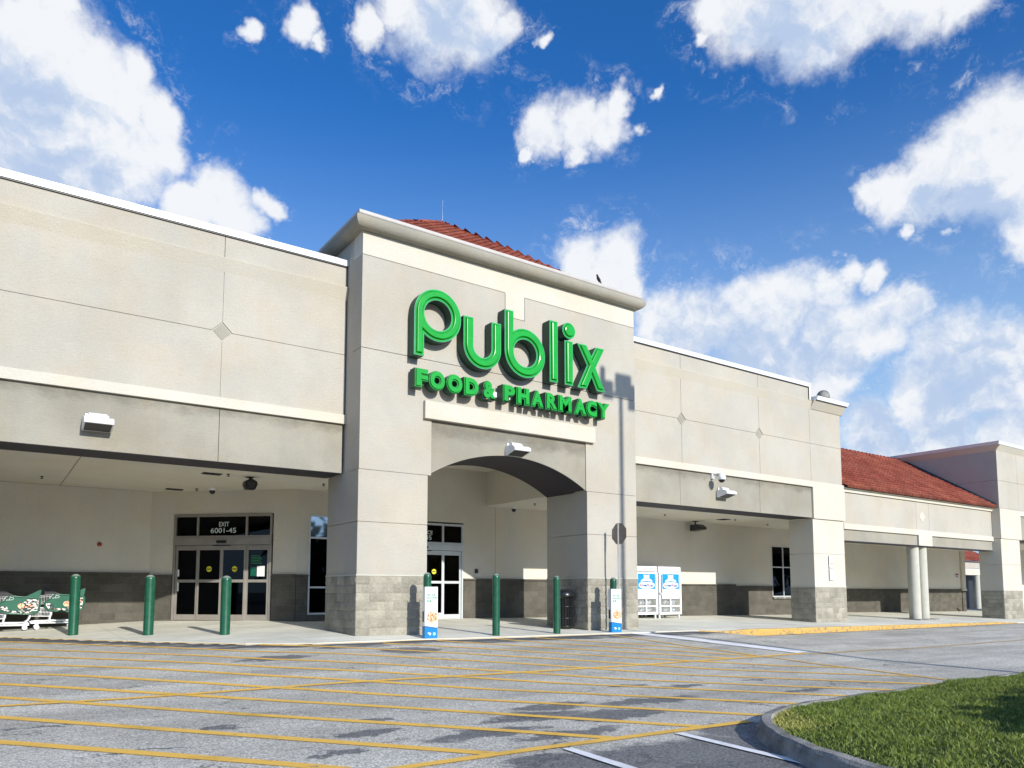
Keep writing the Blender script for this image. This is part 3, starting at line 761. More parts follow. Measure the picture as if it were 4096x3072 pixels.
# ---- left and right wings
for (x0, x1, vj, name, lab) in ((-12, 6.87, (-4.6, 4.01), 'wing_wall', None), (15.64, 27.87, (18.62, 22.70, 25.80), 'wing_wall', None)):
    right = x0 > 0
    xe = 25.80 if right else x1
    mb = MB(); 
    mb.box(x0, x1, YW+.022, YW+.30, 5.2, 8.0)
    dia = [(4.01, 6.68, .205), (-4.6, 6.68, .205)] if not right else [(18.62, 6.68, .205), (22.70, 6.68, .205)]
    slab_xz(mb, x0, x1, 5.2, 8.03, YW, YW+.05, vj, (6.68,), dia)
    slab_xz(mb, x0, xe, 8.33, 8.88, YW, YW+.05, tuple(v for v in vj if v < xe-.1), ())
    mb.box(x0, xe, YW+.05, YW+.3, 8.0, 8.88)
    obj('wing_wall', mb, 'stucco_grey', shop)
    for cx, cz, r_ in dia:
        mb = MB(); mb.prism([(cx-r_+.02, cz), (cx, cz-r_+.02), (cx+r_-.02, cz), (cx, cz+r_-.02)], YW+.012, YW+.05); obj('diamond_inset', mb, 'stucco_taupe', shop)
    # sloped cream band, lower cream band
    ub = MB(); mb = MB(); xb = 27.87 if right else x1+.02
    prof = [(YW, 8.03), (YW-.085, 8.33), (YW-.085, 8.345), (YW+.05, 8.36), (YW+.05, 8.03)]
    if right:
        rail(ub, x0, 25.90, prof)
        rail(ub, 25.90, 28.06, [(YW, 8.05), (YW-.20, 8.38), (YW+.05, 8.38), (YW+.05, 8.05)])
        # return of the flared cornice at the right-hand end
        ub.add([(27.87, YW, 8.05), (28.07, YW-.20, 8.38), (28.07, 21, 8.38), (27.87, 21, 8.05), (27.6, YW, 8.38), (27.6, 21, 8.38)], [(0,1,2,3), (0,4,1), (3,2,5), (1,4,5,2), (0,3,5,4)])
        rail(mb, x0, 27.93, [(YW, 5.2), (YW-.06, 5.2), (YW-.06, 4.98), (YW+.2, 4.98), (YW+.2, 5.2)])
        mb.prism([(25.80, 4.98), (27.93, 4.98), (27.93, 3.77), (25.80, 3.77)], YW-.06, YW+.3)
    else:
        rail(ub, x0, xb, prof)
        rail(mb, x0, x1+.02, [(YW, 5.2), (YW-.06, 5.2), (YW-.06, 4.98), (YW+.2, 4.98), (YW+.2, 5.2)])
    obj('trim_band', mb, 'stucco_cream', shop); obj('upper_band', ub, 'stucco_band', shop)
    # fascia over the opening
    mb = MB(); f0, f1 = (x0, 25.80) if right else (x0, 6.84)
    fj = (18.62-.1, 22.66) if right else (-4.6, 4.02)
    slab_xz(mb, f0, f1, 3.80, 4.98, YW+.02, YW+.08, fj, ())
    mb.box(f0, f1, YW+.08, 17.76, 3.83, 4.98)
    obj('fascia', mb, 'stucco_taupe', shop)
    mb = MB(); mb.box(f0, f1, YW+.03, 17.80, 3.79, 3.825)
    obj('fascia_underside', mb, 'shaded_soffit', shop)
    # coping
    mb = MB(); 
    if right:
        mb.box(x0, 25.88, YW-.055, YW+.35, 8.89, 9.04); mb.box(25.80, 25.885, YW-.05, YW+.35, 8.38, 8.89)
        mb.add([(25.98, YW-.24, 8.38), (28.10, YW-.24, 8.38), (28.10, 21, 8.38), (25.98, 21, 8.38), (26.02, YW-.27, 8.53), (28.17, YW-.27, 8.53), (28.17, 21, 8.53), (26.02, 21, 8.53)],
               [(0,3,2,1), (4,5,6,7), (0,1,5,4), (1,2,6,5), (2,3,7,6), (3,0,4,7)])
    else: mb.box(x0, x1+.02, YW-.055, YW+.35, 8.88, 9.03)
    obj('coping', mb, 'coping_metal', shop)
    mb = MB()
    if right:
        mb.box(x0, 25.80, YW-.035, YW+.3, 8.865, 8.888); mb.box(25.79, 25.80, YW-.03, YW+.02, 8.40, 8.87); mb.box(25.98, 28.1, YW-.225, YW+.3, 8.36, 8.379)
    else: mb.box(x0, x1, YW-.035, YW+.3, 8.855, 8.878)
    obj('dark_strip', mb, 'charcoal_metal', shop)  # thin dark strip just below the coping
# ball on the corner roof
mb = MB(); pr = [(.255*math.sin(math.pi*i/20), 8.88 - .255*math.cos(math.pi*i/20)) for i in range(21)]; pr[0] = (.002, pr[0][1]); pr[-1] = (.002, pr[-1][1])
mb.lathe(27.55, 17.3, pr, 32); mb.lathe(27.55, 17.3, [(.12, 8.5), (.12, 8.88-.2)], 16)
obj('ball_finial', mb, 'kerb_concrete', shop)
# body sides and roof behind the parapets
mb = MB()
mb.box(-12, 27.8, 17.2, 34, 5.3, 5.5); mb.box(27.5, 27.87, 17.13, 21.35, 4.0, 8.38); mb.box(27.5, 27.87, 21.58, 34, 4.0, 8.38)
mb.box(-12, -11.7, 17.1, 34, -.6, 8.9); mb.box(-12, 27.8, 33.7, 34, -.6, 8.9)
mb.box(25.6, 27.5, 20.7, 21, 8.0, 8.38)
obj('building_shell', mb, 'stucco_grey', shop)
# ---- piers
def pier(x0, x1, y0, y1, zb, zblk, zt, joints, parent, seed, sides='fl', mat='stucco_grey', inset=.03):
    mb = MB(); Z = [zblk] + list(joints) + [zt]
    for a, b in zip(Z[:-1], Z[1:]):
        mb.box(x0+inset-.03, x1-inset+.03, y0+inset-.03, y1, a + (.009 if a != zblk else 0), b - (.009 if b != zt else 0))
    mb.box(x0+.02, x1-.02, y0+.02, y1-.01, zblk, zt)
    obj('pier', mb, mat, parent)
    stone_pier('stone_base', x0-.01, x1+.01, y0-.01, y1, zb, zblk-.035, parent, seed, sides)
    mb = MB(); mb.box(x0-.02, x1+.02, y0-.02, y1, zblk-.035, zblk-.001); obj('base_ledge', mb, 'column_plaster', parent)
pier(6.88, 8.67, YT, 17.78, -.03, 1.385, 3.79, (2.585,), shop, 3, 'flr')
pier(13.73, 15.63, YT, 17.78, -.14, 1.385, 3.79, (2.585,), shop, 13, 'flr')
pier(25.80, 27.87, YW, 17.88, -.23, 1.18, 3.76, (2.43,), shop, 23, 'flr', 'stucco_cream')
# ---- tower
mb = MB()
AR = ((13.73-8.68)/2, .72); Rr = (AR[0]**2 + AR[1]**2)/(2*AR[1]); acx = (13.73+8.68)/2; acz = 4.52 - Rr
arc = [(acx + Rr*math.sin(t), acz + Rr*math.cos(t)) for t in np.linspace(-math.asin(AR[0]/Rr), math.asin(AR[0]/Rr), 41)]
# piers above springing and field around the recessed spandrel
mb.prism([(6.89, 3.80), (8.76, 3.80), (8.76, 5.17), (13.70, 5.17), (13.70, 3.80), (15.63, 3.80), (15.63, 6.64), (6.89, 6.64)], YT, YT+.5)
mb.prism([(6.89, 6.658), (15.63, 6.658), (15.63, 8.88), (11.58, 8.88), (11.58, 8.24), (10.95, 8.24), (10.95, 8.88), (6.89, 8.88)], YT, YT+.5)
mb.box(6.905, 15.615, YT+.03, YT+.48, 3.81, 8.9)
m2 = MB(); m2.box(6.90, 7.3, YT+.5, 24, 5.3, 9.49); m2.box(15.2, 15.62, YT+.5, 24, 5.3, 9.49); m2.box(6.9, 15.62, 23.6, 24, 5.3, 9.49); m2.box(6.90, 7.3, YT+.5, 17.78, 3.80, 5.3); m2.box(15.2, 15.62, YT+.5, 17.8, 3.8, 5.3)
mb = merge(mb, m2)
# spandrel hole: cut by building it as pieces instead
tower = MB()
tower.prism([(6.89, 3.80), (8.76, 3.80), (8.76, 5.17), (13.70, 5.17), (13.70, 3.80), (15.63, 3.80), (15.63, 6.642), (6.89, 6.642)], YT, YT+.5)
tower.prism([(6.89, 6.658), (15.63, 6.658), (15.63, 8.882), (11.582, 8.882), (11.582, 8.24), (10.948, 8.24), (10.948, 8.882), (6.89, 8.882)], YT, YT+.5)
tower.box(6.905, 15.615, YT+.03, YT+.48, 6.60, 6.70)
tower = merge(tower, m2)
obj('tower_wall', tower, 'stucco_grey', shop)
mb = MB(); mb.prism([(6.89, 8.898), (10.932, 8.898), (10.932, 8.256), (11.568, 8.256), (11.568, 8.898), (15.63, 8.898), (15.63, 9.52), (6.89, 9.52)], YT, YT+.5)
mb.box(6.9, 15.62, YT+.03, YT+.45, 8.86, 8.92); mb.box(8.53, 13.97, YT-.11, YT+.02, 5.175, 5.61)
obj('tower_frieze', mb, 'stucco_cream', shop)
# recessed spandrel with the arch
mb = MB(); mb.prism([(8.66, 3.78)] + arc[1:-1] + [(13.75, 3.78), (13.75, 5.19), (8.66, 5.19)], YT+.03, YT+.5)
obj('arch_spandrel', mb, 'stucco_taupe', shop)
# barrel of the arch
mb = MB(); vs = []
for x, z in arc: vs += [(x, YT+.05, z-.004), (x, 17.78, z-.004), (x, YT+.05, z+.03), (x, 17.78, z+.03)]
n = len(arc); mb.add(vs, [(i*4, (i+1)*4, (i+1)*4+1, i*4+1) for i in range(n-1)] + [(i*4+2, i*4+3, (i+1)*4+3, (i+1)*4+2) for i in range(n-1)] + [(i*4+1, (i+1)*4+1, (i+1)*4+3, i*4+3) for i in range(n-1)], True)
obj('arch_soffit', mb, 'shaded_soffit', shop)
mb = MB(); mb.prism([(8.67, 3.80)] + [(x, z+.03) for x, z in arc[1:-1]] + [(13.73, 3.80), (13.73, 5.3), (8.67, 5.3)], 17.55, 17.78)
obj('arch_back_wall', mb, 'stucco_ceiling', shop)
# cornice: half round roll along front and both sides
roll = [(.0, 9.46), (.10, 9.455), (.19, 9.48), (.25, 9.54), (.275, 9.61), (.265, 9.68), (.23, 9.735), (.16, 9.76), (0, 9.765)]
def sweep(prof, name, mat):
    mb = MB(); vs = []; c = len(prof)
    for o_, z in prof:
        vs += [(6.89-o_, 24.0, z), (6.89-o_, YT-o_, z), (15.63+o_, YT-o_, z), (15.63+o_, 24.0, z)]
    mb.add(vs, [(k*4+i, k*4+i+1, (k+1)*4+i+1, (k+1)*4+i) for k in range(c-1) for i in range(3)], True)
    me = obj(name, mb, mat, shop)
    for e in me.data.edges: pass
    return me
def sweep2(prof, name, mat):
    mb = MB()
    segs = [((6.89, 24.0), (6.89, YT), (-1, 0), (-1, -1)), ((6.89, YT), (15.63, YT), (-1, -1), (1, -1)), ((15.63, YT), (15.63, 24.0), (1, -1), (1, 0))]
    for a, b, na, nb in segs:
        vs = []
        for o_, z in prof: vs += [(a[0]+na[0]*o_, a[1]+na[1]*o_, z), (b[0]+nb[0]*o_, b[1]+nb[1]*o_, z)]
        mb.add(vs, [(k*2, k*2+1, k*2+3, k*2+2) for k in range(len(prof)-1)], True)
    return obj(name, mb, mat, shop)
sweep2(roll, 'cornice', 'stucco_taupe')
sweep2([(.15, 9.775), (.175, 9.775), (.175, 9.865), (.15, 9.87), (-.35, 9.87), (-.35, 9.5)], 'cornice_cap', 'cap_metal')
sweep2([(.0, 9.760), (.165, 9.762), (.165, 9.777), (0, 9.777)], 'dark_strip', 'charcoal_metal')  # thin dark strip between roll and cap
# ---- clay tile roofs
def tile_surface(mb, e0, e1, r0, r1, row=.34, tw=.28):
    """eave e0->e1, ridge r0->r1 ; barrel tiles"""
    e0, e1, r0, r1 = map(Vector, (e0, e1, r0, r1)); u = (e1-e0).normalized(); up = ((r0+r1)/2 - (e0+e1)/2); up = (up - u*up.dot(u)); Ls = up.length; up = up/Ls; nrm = u.cross(up)
    if nrm.z < 0: nrm = -nrm
    rows = int(Ls/row)+1; r = random.Random(5)
    for k in range(rows):
        s0, s1 = k*row, min((k+1)*row+.04, Ls)
        def lim(s):
            f = min(s/Ls, 1); a = e0.lerp(r0, f); b = e1.lerp(r1, f); return (a-e0).dot(u), (b-e0).dot(u)
        a0, b0 = lim(s0)
        if b0 - a0 < .1: break
        nt_ = int((b0-a0)/tw) + 1
        for q in range(nt_):
            c0 = math.floor(a0/tw)*tw + q*tw
            cc0, cc1 = max(c0, a0), min(c0+tw, b0)
            if cc1 - cc0 < .03: continue
            sh = r.uniform(.78, 1.15); vs = []; ns = 6
            for s_, lift in ((s0, .055), (s0, .0), (s1, .008)):
                for i in range(ns+1):
                    x = cc0 + (cc1-cc0)*i/ns; f = (x-c0)/tw
                    hgt = .075*math.sin(math.pi*min(f/.68, 1)) if f < .68 else -.018*math.sin(math.pi*(f-.68)/.32)
                    vs.append(e0 + u*x + up*s_ + nrm*(lift + max(hgt, -.02) if lift != 0 else -.02))
            # front lip: rows 1->0 ; top: row 0->2
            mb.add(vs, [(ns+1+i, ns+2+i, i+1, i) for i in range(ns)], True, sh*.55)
            mb.add(vs, [(i, i+1, 2*(ns+1)+i+1, 2*(ns+1)+i) for i in range(ns)], True, sh)
def ridge_caps(mb, a, b, r=.09, step=.36):
    a, b = Vector(a), Vector(b); n = int((b-a).length/step); rr = random.Random(3)
    for i in range(n):
        p, q = a.lerp(b, i/n), a.lerp(b, (i+1.12)/n if i < n-1 else 1)
        k = len(mb.v); mb.tube([p + Vector((0,0,.02)), q + Vector((0,0,.0))], [r*1.08, r*.86], 10)
        mb.fa[-12:] = [rr.uniform(.8, 1.15)]*12
mb = MB(); E = [(7.15, 16.25, 9.82), (15.37, 16.25, 9.82), (15.37, 23.6, 9.82), (7.15, 23.6, 9.82)]; apx = (11.26, 19.9, 12.5)
for i in range(4): tile_surface(mb, E[i], E[(i+1) % 4], apx, apx, .29, .23)
for i in range(4): ridge_caps(mb, E[i], apx, .075, .30)
obj('tile_roof', mb, 'clay_tile', shop, attr='tileshade')
mb = MB(); mb.tube([(11.26, 19.9, 12.4), (11.26, 19.9, 13.3)], [.004, .002], 6); obj('lightning_rod', mb, 'galvanised', shop)

# ---- arcade back walls (with their openings), ceilings
def local(p, q):
    t = Vector((q[0]-p[0], q[1]-p[1], 0)).normalized(); n = Vector((-t.y, t.x, 0))
    M = Matrix((t, n, Vector((0, 0, 1)))).transposed().to_4x4(); M.translation = (p[0], p[1], 0); return M
MD = local((3.9, 23.87), (7.16, 20.79))      # the diagonal exit wall: x' along it 0..4.485, y' into the building
MI = Matrix.Identity(4)
up_m, lo_m, cap_m = [], [], []
def wall_run(M, s0, s1, y, zblk, ztop, th=.22, holes=()):
    """holes: (a, b, z0, z1). stucco above zblk, block below"""
    u, l, c = MB(M), MB(M), MB(M); S_ = sorted({s0, s1, *[h[0] for h in holes], *[h[1] for h in holes]})
    for a, b in zip(S_[:-1], S_[1:]):
        h = [q for q in holes if q[0] <= a + 1e-6 and q[1] >= b - 1e-6]
        if not h:
            u.box(a, b, y, y+th, zblk, ztop); l.box(a, b, y-.03, y+th-.002, -.5, zblk-.055); c.box(a-(.04 if a == s0 else 0), b, y-.075, y+th-.004, zblk-.055, zblk-.001)
        else:
            _, _, z0, z1 = h[0]; u.box(a, b, y, y+th, z1, ztop)
            if z0 > -.1: l.box(a, b, y-.03, y+th-.002, -.5, min(z0, zblk))
    up_m.append(u); lo_m.append(l); cap_m.append(c)
ZC = 3.88
wall_run(MI, -12, 3.9, 23.87, 1.53, ZC+.3)
wall_run(MD, 0, 4.485, 0, 1.48, ZC+.3, holes=((.72, 3.78, -.5, 3.21),))
wall_run(MI, 7.16, 9.3, 20.79, 1.47, ZC+.3, holes=((7.50, 8.75, .34, 3.18),))
wall_run(MI, 9.3, 19.5, 21.35, 1.42, 5.2, holes=((9.95, 12.98, -.5, 3.25),))
wall_run(MI, 19.5, 26.8, 21.35, 1.30, 5.2)
up_m.append(MB().box(9.3, 9.5, 20.79, 21.35, -.4, 4.2))
# right arcade: the block line drops, window near the far pier
wall_run(MI, 26.8, 31.5, 21.35, 1.24, 3.95, holes=((29.40, 31.2, .72, 3.08),))
wall_run(MI, 31.5, 50.6, 22.6, 1.13, 3.9)
up_m.append(MB().box(31.5, 31.7, 21.57, 22.6, 1.13, 3.9)); lo_m.append(MB().box(31.5, 31.68, 21.56, 22.6, -.5, 1.12))
obj('arcade_wall', merge(*up_m), 'stucco_ceiling', shop); obj('block_wainscot', merge(*lo_m), 'shaded_block_wall', shop); obj('wainscot_cap', merge(*cap_m), 'shaded_block_wall', shop)
mb = MB(); mb.box(14.255, 14.265, 21.347, 21.36, 1.42, 3.88); obj('wall_joint', mb, 'stucco_taupe', shop)
mb = MB()
mb.box(-12, 8.66, YW+.64, 24.1, ZC, ZC+.1); mb.box(13.93, 31.6, YW+.64, 21.5, ZC, ZC+.1)      # arcade ceilings
mb.box(8.66, 13.93, 17.75, 21.5, 5.05, 5.15); mb.box(13.90, 13.929, 17.78, 21.36, ZC-.0, 5.05); mb.box(8.661, 8.69, 17.78, 21.36, ZC, 5.05)
obj('arcade_ceiling', mb, 'stucco_ceiling', shop)
# ceiling joints
mb = MB(); 
for x in (1.57, -4.4): mb.box(x-.008, x+.008, YW+.7, 23.8, ZC-.003, ZC+.01)
mb.box(-11, 3.7, 23.72, 23.74, ZC-.003, ZC+.01); mb.box(7.9, 7.915, 17.6, 20.6, ZC-.003, ZC+.01)
obj('ceiling_joint', mb, 'charcoal_metal', shop)
# interior seen through the glass
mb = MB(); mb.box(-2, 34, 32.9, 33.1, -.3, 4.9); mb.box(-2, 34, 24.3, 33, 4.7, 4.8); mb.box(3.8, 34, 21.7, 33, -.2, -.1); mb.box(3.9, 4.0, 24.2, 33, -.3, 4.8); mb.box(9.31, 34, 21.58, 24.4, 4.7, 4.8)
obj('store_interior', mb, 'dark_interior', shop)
for x, y in ((6.6, 26.4), (9.6, 25.6), (9.2, 28.4), (13, 25.0), (14.5, 27.5), (31.5, 25.2)): 
    mb = MB(); mb.box(x, x+1.3, y, y+.16, 4.60, 4.66); obj('interior_light', mb, 'lamp_tube', shop)
mb = MB(MD); mb.box(.98, 1.44, .07, .08, .35, 2.10); obj('interior_poster', mb, 'poster_blue', shop)
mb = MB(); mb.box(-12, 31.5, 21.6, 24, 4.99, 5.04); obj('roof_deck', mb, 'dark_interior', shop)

# ---- sliding doors
def frame_bars(M, bars):
    mb = MB(M)
    for x0, x1, z0, z1, d in bars: mb.box(x0, x1, -d, .08, z0, z1)
    return mb
def sliding_door(M, s0, s1, zb, mat, name_lab, words, hdr=2.545, dtop=2.32, ztop=3.20):
    d = obj('sliding_door', frame_bars(M, []+[(s0, s0+.06, zb, ztop, .03), (s1-.06, s1, zb, ztop, .03), (s0, s1, ztop-.07, ztop, .031), (s0, s1, hdr-.03, hdr+.04, .032), (s0, s1, dtop, hdr-.03, .06)]), mat, shop, label=name_lab)
    w = s1-s0; c = (s0+s1)/2; cols = [s0+.07, s0+w*.25+.02, c, s1-w*.25-.02, s1-.07]
    fr = MB(M); ps = MB(M)
    for i in range(4):
        a, b = cols[i], cols[i+1]; k = .0 if i in (0, 3) else .035; e = .065 if i in (0, 3) else .05
        fr.box(a, a+e, .0-k, .045-k, zb+.01, dtop-.01); fr.box(b-e, b, .0-k, .045-k, zb+.01, dtop-.01)
        fr.box(a+e, b-e, .002-k, .043-k, dtop-.15, dtop-.012); fr.box(a+e, b-e, .002-k, .043-k, zb+.012, zb+.17); fr.box(a+e, b-e, .002-k, .043-k, 1.25, 1.33)
        ps.box(a+e-.01, b-e+.01, .018-k, .024-k, zb+.16, dtop-.14)
    for a in (s0+w*.25-.02, s1-w*.25-.02): fr.box(a-.03, a+.03, -.028, .06, hdr+.04, ztop-.07)
    ps.box(s0+.05, s1-.05, .02, .026, hdr+.03, ztop-.06)
    obj('door_frame', fr, mat, d); obj('pane', ps, 'tinted_glass', d)
    mb = MB(M); mb.bbox(c-.15, c+.15, -.10, -.06, dtop+.045, dtop+.125, .012); mb.box(c-.27, c+.27, -.075, -.035, dtop-.03, dtop-.005); obj('motion_sensor', mb, 'black_plastic', d)
    for k, xx in enumerate((c-.38, c+.40)):
        t_ = [2*math.pi*i/28 for i in range(28)]
        mb = MB(M); mb.prism([(xx+.082*math.cos(a), 1.63+.082*math.sin(a)) for a in t_], -.024, -.019); st_ = obj('round_sticker', mb, 'yellow_sticker', d); mb = MB(M); mb.box(xx-.066, xx+.066, -.026, -.0245, 1.616, 1.644); obj('sticker_band', mb, 'dark_ink', d)

    def flat(s_, a, b, z0, z1):
        q = text_mesh(s_, a, b, z0, z1, 0, .003, .012); r_ = MB(M); r_.add([(x, y+.014, z) for x, y, z in q.v], q.f); return r_
    lm = MB(); 
    for s_, a, b, z0, z1 in words: lm = merge(lm, flat(s_, a, b, z0, z1))
    obj('door_lettering', lm, 'letter_silver', d)
    return d, cols
d, cols = sliding_door(MD, .75, 3.75, .17, 'door_frame_metal', 'bronze framed exit door', (('EXIT', 2.11, 2.42, 2.85, 2.98), ('6001-45', 1.86, 2.64, 2.66, 2.81)))
def flatM(M, s_, a, b, z0, z1, y=.014, **k):
    q = text_mesh(s_, a, b, z0, z1, 0, .003, **k); r_ = MB(M); r_.add([(x, yy+y, z) for x, yy, z in q.v], q.f); return r_
for a_, b_, c_, e_ in ((3.31, 3.54, 1.42, 1.71), (.84, .93, 1.42, 1.62), (.84, .93, 1.0, 1.30)):
    mb = MB(MD); mb.box(a_, b_, .010, .016, c_, e_); obj('paper_notice', mb, 'paper', d)
mb = MB(MD); mb.box(2.40, 2.70, .028, .032, 2.90, 3.09); obj('paper_notice', mb, 'pale_ink', d)
mb = MB(MD); mb.box(3.12, 3.29, .010, .016, 1.43, 1.69); obj('green_notice', mb, 'cart_green', d)
rr = random.Random(2)
for k in range(6):
    mb = MB(MD)
    u = 3.12; zz = 2.0-.043*k
    mb.box(u, 3.40+.03*(k % 3), .012, .015, zz-.008, zz+.008)
    obj('hours_print', mb, 'green_ink', d)
d2, _ = sliding_door(MI @ Matrix.Translation((0, 21.35, 0)), 9.97, 12.96, .08, 'window_frame_metal', 'pale framed entrance door', (('ENTRANCE', 10.98, 11.82, 2.83, 2.95), ('6001-45', 11.0, 11.78, 2.65, 2.80)))
# windows
def window(M, a, b, z0, z1, vbars, hbars, parent, mat='window_frame_metal', pane='tinted_glass', toppane=None, e=.05, dep=.02):
    fr = MB(M); fr.box(a, a+e, -dep, .06, z0, z1); fr.box(b-e, b, -dep, .06, z0, z1); fr.box(a+e, b-e, -dep+.001, .06, z1-e, z1); fr.box(a+e, b-e, -dep+.001, .06, z0, z0+e)
    for x in vbars: fr.box(x-e/2, x+e/2, -dep+.004, .055, z0+e, z1-e)
    for z in hbars: fr.box(a+e, b-e, -dep+.002, .057, z-e/2, z+e/2)
    w = obj('window', fr, mat, parent)
    p = MB(M); top = hbars[-1] if toppane else z1
    p.box(a+.01, b-.01, .02, .026, z0+.01, top); obj('pane', p, pane, w)
    if toppane: p = MB(M); p.box(a+.01, b-.01, .02, .026, top, z1-.01); obj('pane', p, toppane, w)
    return w
TY = lambda y: Matrix.Translation((0, y, 0))
window(TY(20.79), 7.50, 8.75, .34, 3.18, (), (1.11, 2.52), shop, toppane='mirror_glass')
w = window(TY(21.35), 29.40, 31.2, .74, 3.08, (30.26,), (2.10,), shop)
mb = MB(); mb.bbox(29.36, 31.25, 21.22, 21.42, .66, .735, .01); obj('sill', mb, 'kerb_concrete', w)
mb = MB(); mb.box(29.36, 31.25, 21.36, 21.5, -.3, .66); obj('block_wainscot', mb, 'shaded_block_wall', shop)
# ================================================================ LINK ARCADE with tile roof
link = thing('arcade_building', 'low arcade with red clay tile roof and twin round columns between the two taller shops', 'building', (34.4, 19, 0))
YL = 16.87
mb = MB(); slab_xz(mb, 27.87, 41.0, 3.70, 4.96, YL, YL+.05, (33.65, 34.77), ()); mb.box(27.87, 41, YL+.05, YL+.4, 3.02, 4.96)
obj('fascia', mb, 'stucco_grey', link)
mb = MB(); mb.prism([(34.15-.24, 4.31), (34.15, 4.05), (34.15+.24, 4.31), (34.15, 4.57)], YL-.012, YL+.02); obj('diamond_inset', mb, 'stucco_cream', link)
mb = MB(); mb.box(27.87, 41.02, YL-.07, YL+.3, 4.965, 5.13); mb.prism([(27.88, 3.70), (27.88, 3.47), (33.68, 3.47), (33.68, 3.01), (34.86, 3.01), (34.86, 3.47), (41.1, 3.47), (41.1, 3.70)], YL-.06, YL+.02)
obj('trim_band', mb, 'stucco_cream', link)
mb = MB(); mb.box(27.88, 33.66, YL+.015, YL+.04, 3.02, 3.45); mb.box(34.88, 41.0, YL+.015, YL+.04, 3.02, 3.45); mb.box(27.88, 41, YL+.04, YL+.049, 3.02, 3.6)
obj('fascia_panel', mb, 'stucco_taupe', link)
mb = MB(); mb.box(27.88, 41, YL+.02, YL+.45, 2.985, 3.015); obj('fascia_underside', mb, 'shaded_soffit', link)
mb = MB(); mb.box(31.6, 50.6, YL+.45, 22.6, 3.52, 3.60); mb.box(27.88, 31.6, YL+.45, 17.6, 3.40, 3.5); obj('arcade_ceiling', mb, 'stucco_ceiling', link)
mb = MB(); tile_surface(mb, (27.90, 16.62, 5.14), (40.98, 16.62, 5.14), (27.90, 21.4, 8.16), (40.98, 21.4, 8.16), .31, .27); ridge_caps(mb, (27.95, 21.4, 8.18), (40.98, 21.4, 8.18))
obj('tile_roof', mb, 'clay_tile', link, attr='tileshade')
mb = MB(); mb.prism([(16.7, 5.10), (21.4, 8.07), (26, 5.1)], 27.88, 40.99, 'x'); obj('roof_body', mb, 'stucco_ceiling', link)
mb = MB(); Pp = [(16.62, 5.17), (21.5, 8.25)]; dz = .16
mb.add([(40.90, 16.62, 5.20), (40.90, 21.5, 8.28), (40.99, 16.62, 5.35), (40.99, 21.5, 8.43)], [(0, 1, 3, 2)]); obj('flashing', mb, 'charcoal_metal', link)
mb = MB(); mb.bbox(33.30, 35.10, 16.72, 17.75, -.34, -.215, .012); obj('column_plinth', mb, 'kerb_concrete', link)
for x in (33.88, 34.58):
    mb = MB(); mb.lathe(x, 17.22, [(.245, -.22), (.245, 3.0)], 40); obj('column', mb, 'column_plaster', link)
for y in (23.5,):
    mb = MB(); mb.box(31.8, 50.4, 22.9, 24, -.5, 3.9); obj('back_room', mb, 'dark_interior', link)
mb = MB(); mb.box(50.15, 50.62, 22.49, 22.95, 1.14, 3.9); mb.box(50.12, 50.66, 22.46, 22.95, 1.03, 1.139); obj('end_pilaster', mb, 'stucco_cream', link)
mb = MB(); mb.box(50.17, 50.60, 22.52, 22.94, -.6, 1.03); obj('block_wainscot', mb, 'shaded_block_wall', link)

# ================================================================ CORNER SHOP at the right
cor = thing('corner_building', 'tall beige stucco shop at the right edge with its left side in shade', 'building', (45, 20, 0))
YC = 16.5
mb = MB(); slab_xz(mb, 41.03, 58, 5.12, 8.0, YC, YC+.05, (43.28, 49.0), (6.51,)); mb.box(41.06, 58, YC+.05, YC+.3, 5.1, 8.0)
mb.box(41.03, 41.3, YC+.05, 30, 5.1, 6.50); mb.box(41.03, 41.3, YC+.05, 30, 6.52, 8.0); mb.box(41.05, 41.28, YC+.05, 30, 6.4, 6.6)
mb.box(41.3, 58, 29.7, 30, 4.2, 8.2); mb.box(57.7, 58, YC+.1, 30, 4.2, 8.2)
obj('wall', mb, 'stucco_grey', cor)
mb = MB(); 
for poly in ([(YC, 8.0), (YC-.20, 8.27), (YC+.1, 8.27), (YC+.1, 8.0)],): mb.prism(poly, 41.03, 58, 'x')
mb.add([(41.03, YC, 8.0), (40.83, YC-.20, 8.27), (40.83, 30, 8.27), (41.03, 30, 8.0), (41.2, YC, 8.27), (41.2, 30, 8.27)], [(0,1,2,3), (0,4,1), (1,4,5,2)])
mb.prism([(41.0, 5.10), (58, 5.10), (58, 4.84), (43.36, 4.84), (43.36, 3.60), (41.0, 3.60)], YC-.03, YC+.3)
mb.box(41.0, 41.3, YC+.3, 17.53, 3.6, 5.1)
obj('trim_band', mb, 'stucco_cream', cor)
mb = MB(); mb.add([(40.81, YC-.22, 8.275), (58, YC-.22, 8.275), (58, 30, 8.275), (40.81, 30, 8.275), (40.76, YC-.27, 8.43), (58, YC-.27, 8.43), (58, 30, 8.43), (40.76, 30, 8.43)],
   [(0,3,2,1), (4,5,6,7), (0,1,5,4), (1,2,6,5), (2,3,7,6), (3,0,4,7)]); obj('coping', mb, 'coping_metal', cor)
mb = MB(); mb.box(43.36, 58, YC+.03, YC+.5, 3.62, 4.83); obj('fascia', mb, 'stucco_taupe', cor)
mb = MB(); mb.box(43.2, 58, YC+.05, YC+.55, 3.58, 3.615); obj('fascia_underside', mb, 'shaded_soffit', cor)
mb = MB(); mb.box(41.3, 58, 17.1, 29.7, 5.2, 5.3); mb.box(41.1, 58, YC+.55, 21.4, 3.7, 3.78); obj('roof_deck', mb, 'stucco_ceiling', cor)
pier(41.0, 43.12, YC, 17.53, -.42, 1.05, 3.58, (2.31,), cor, 33, 'flr', 'stucco_cream')
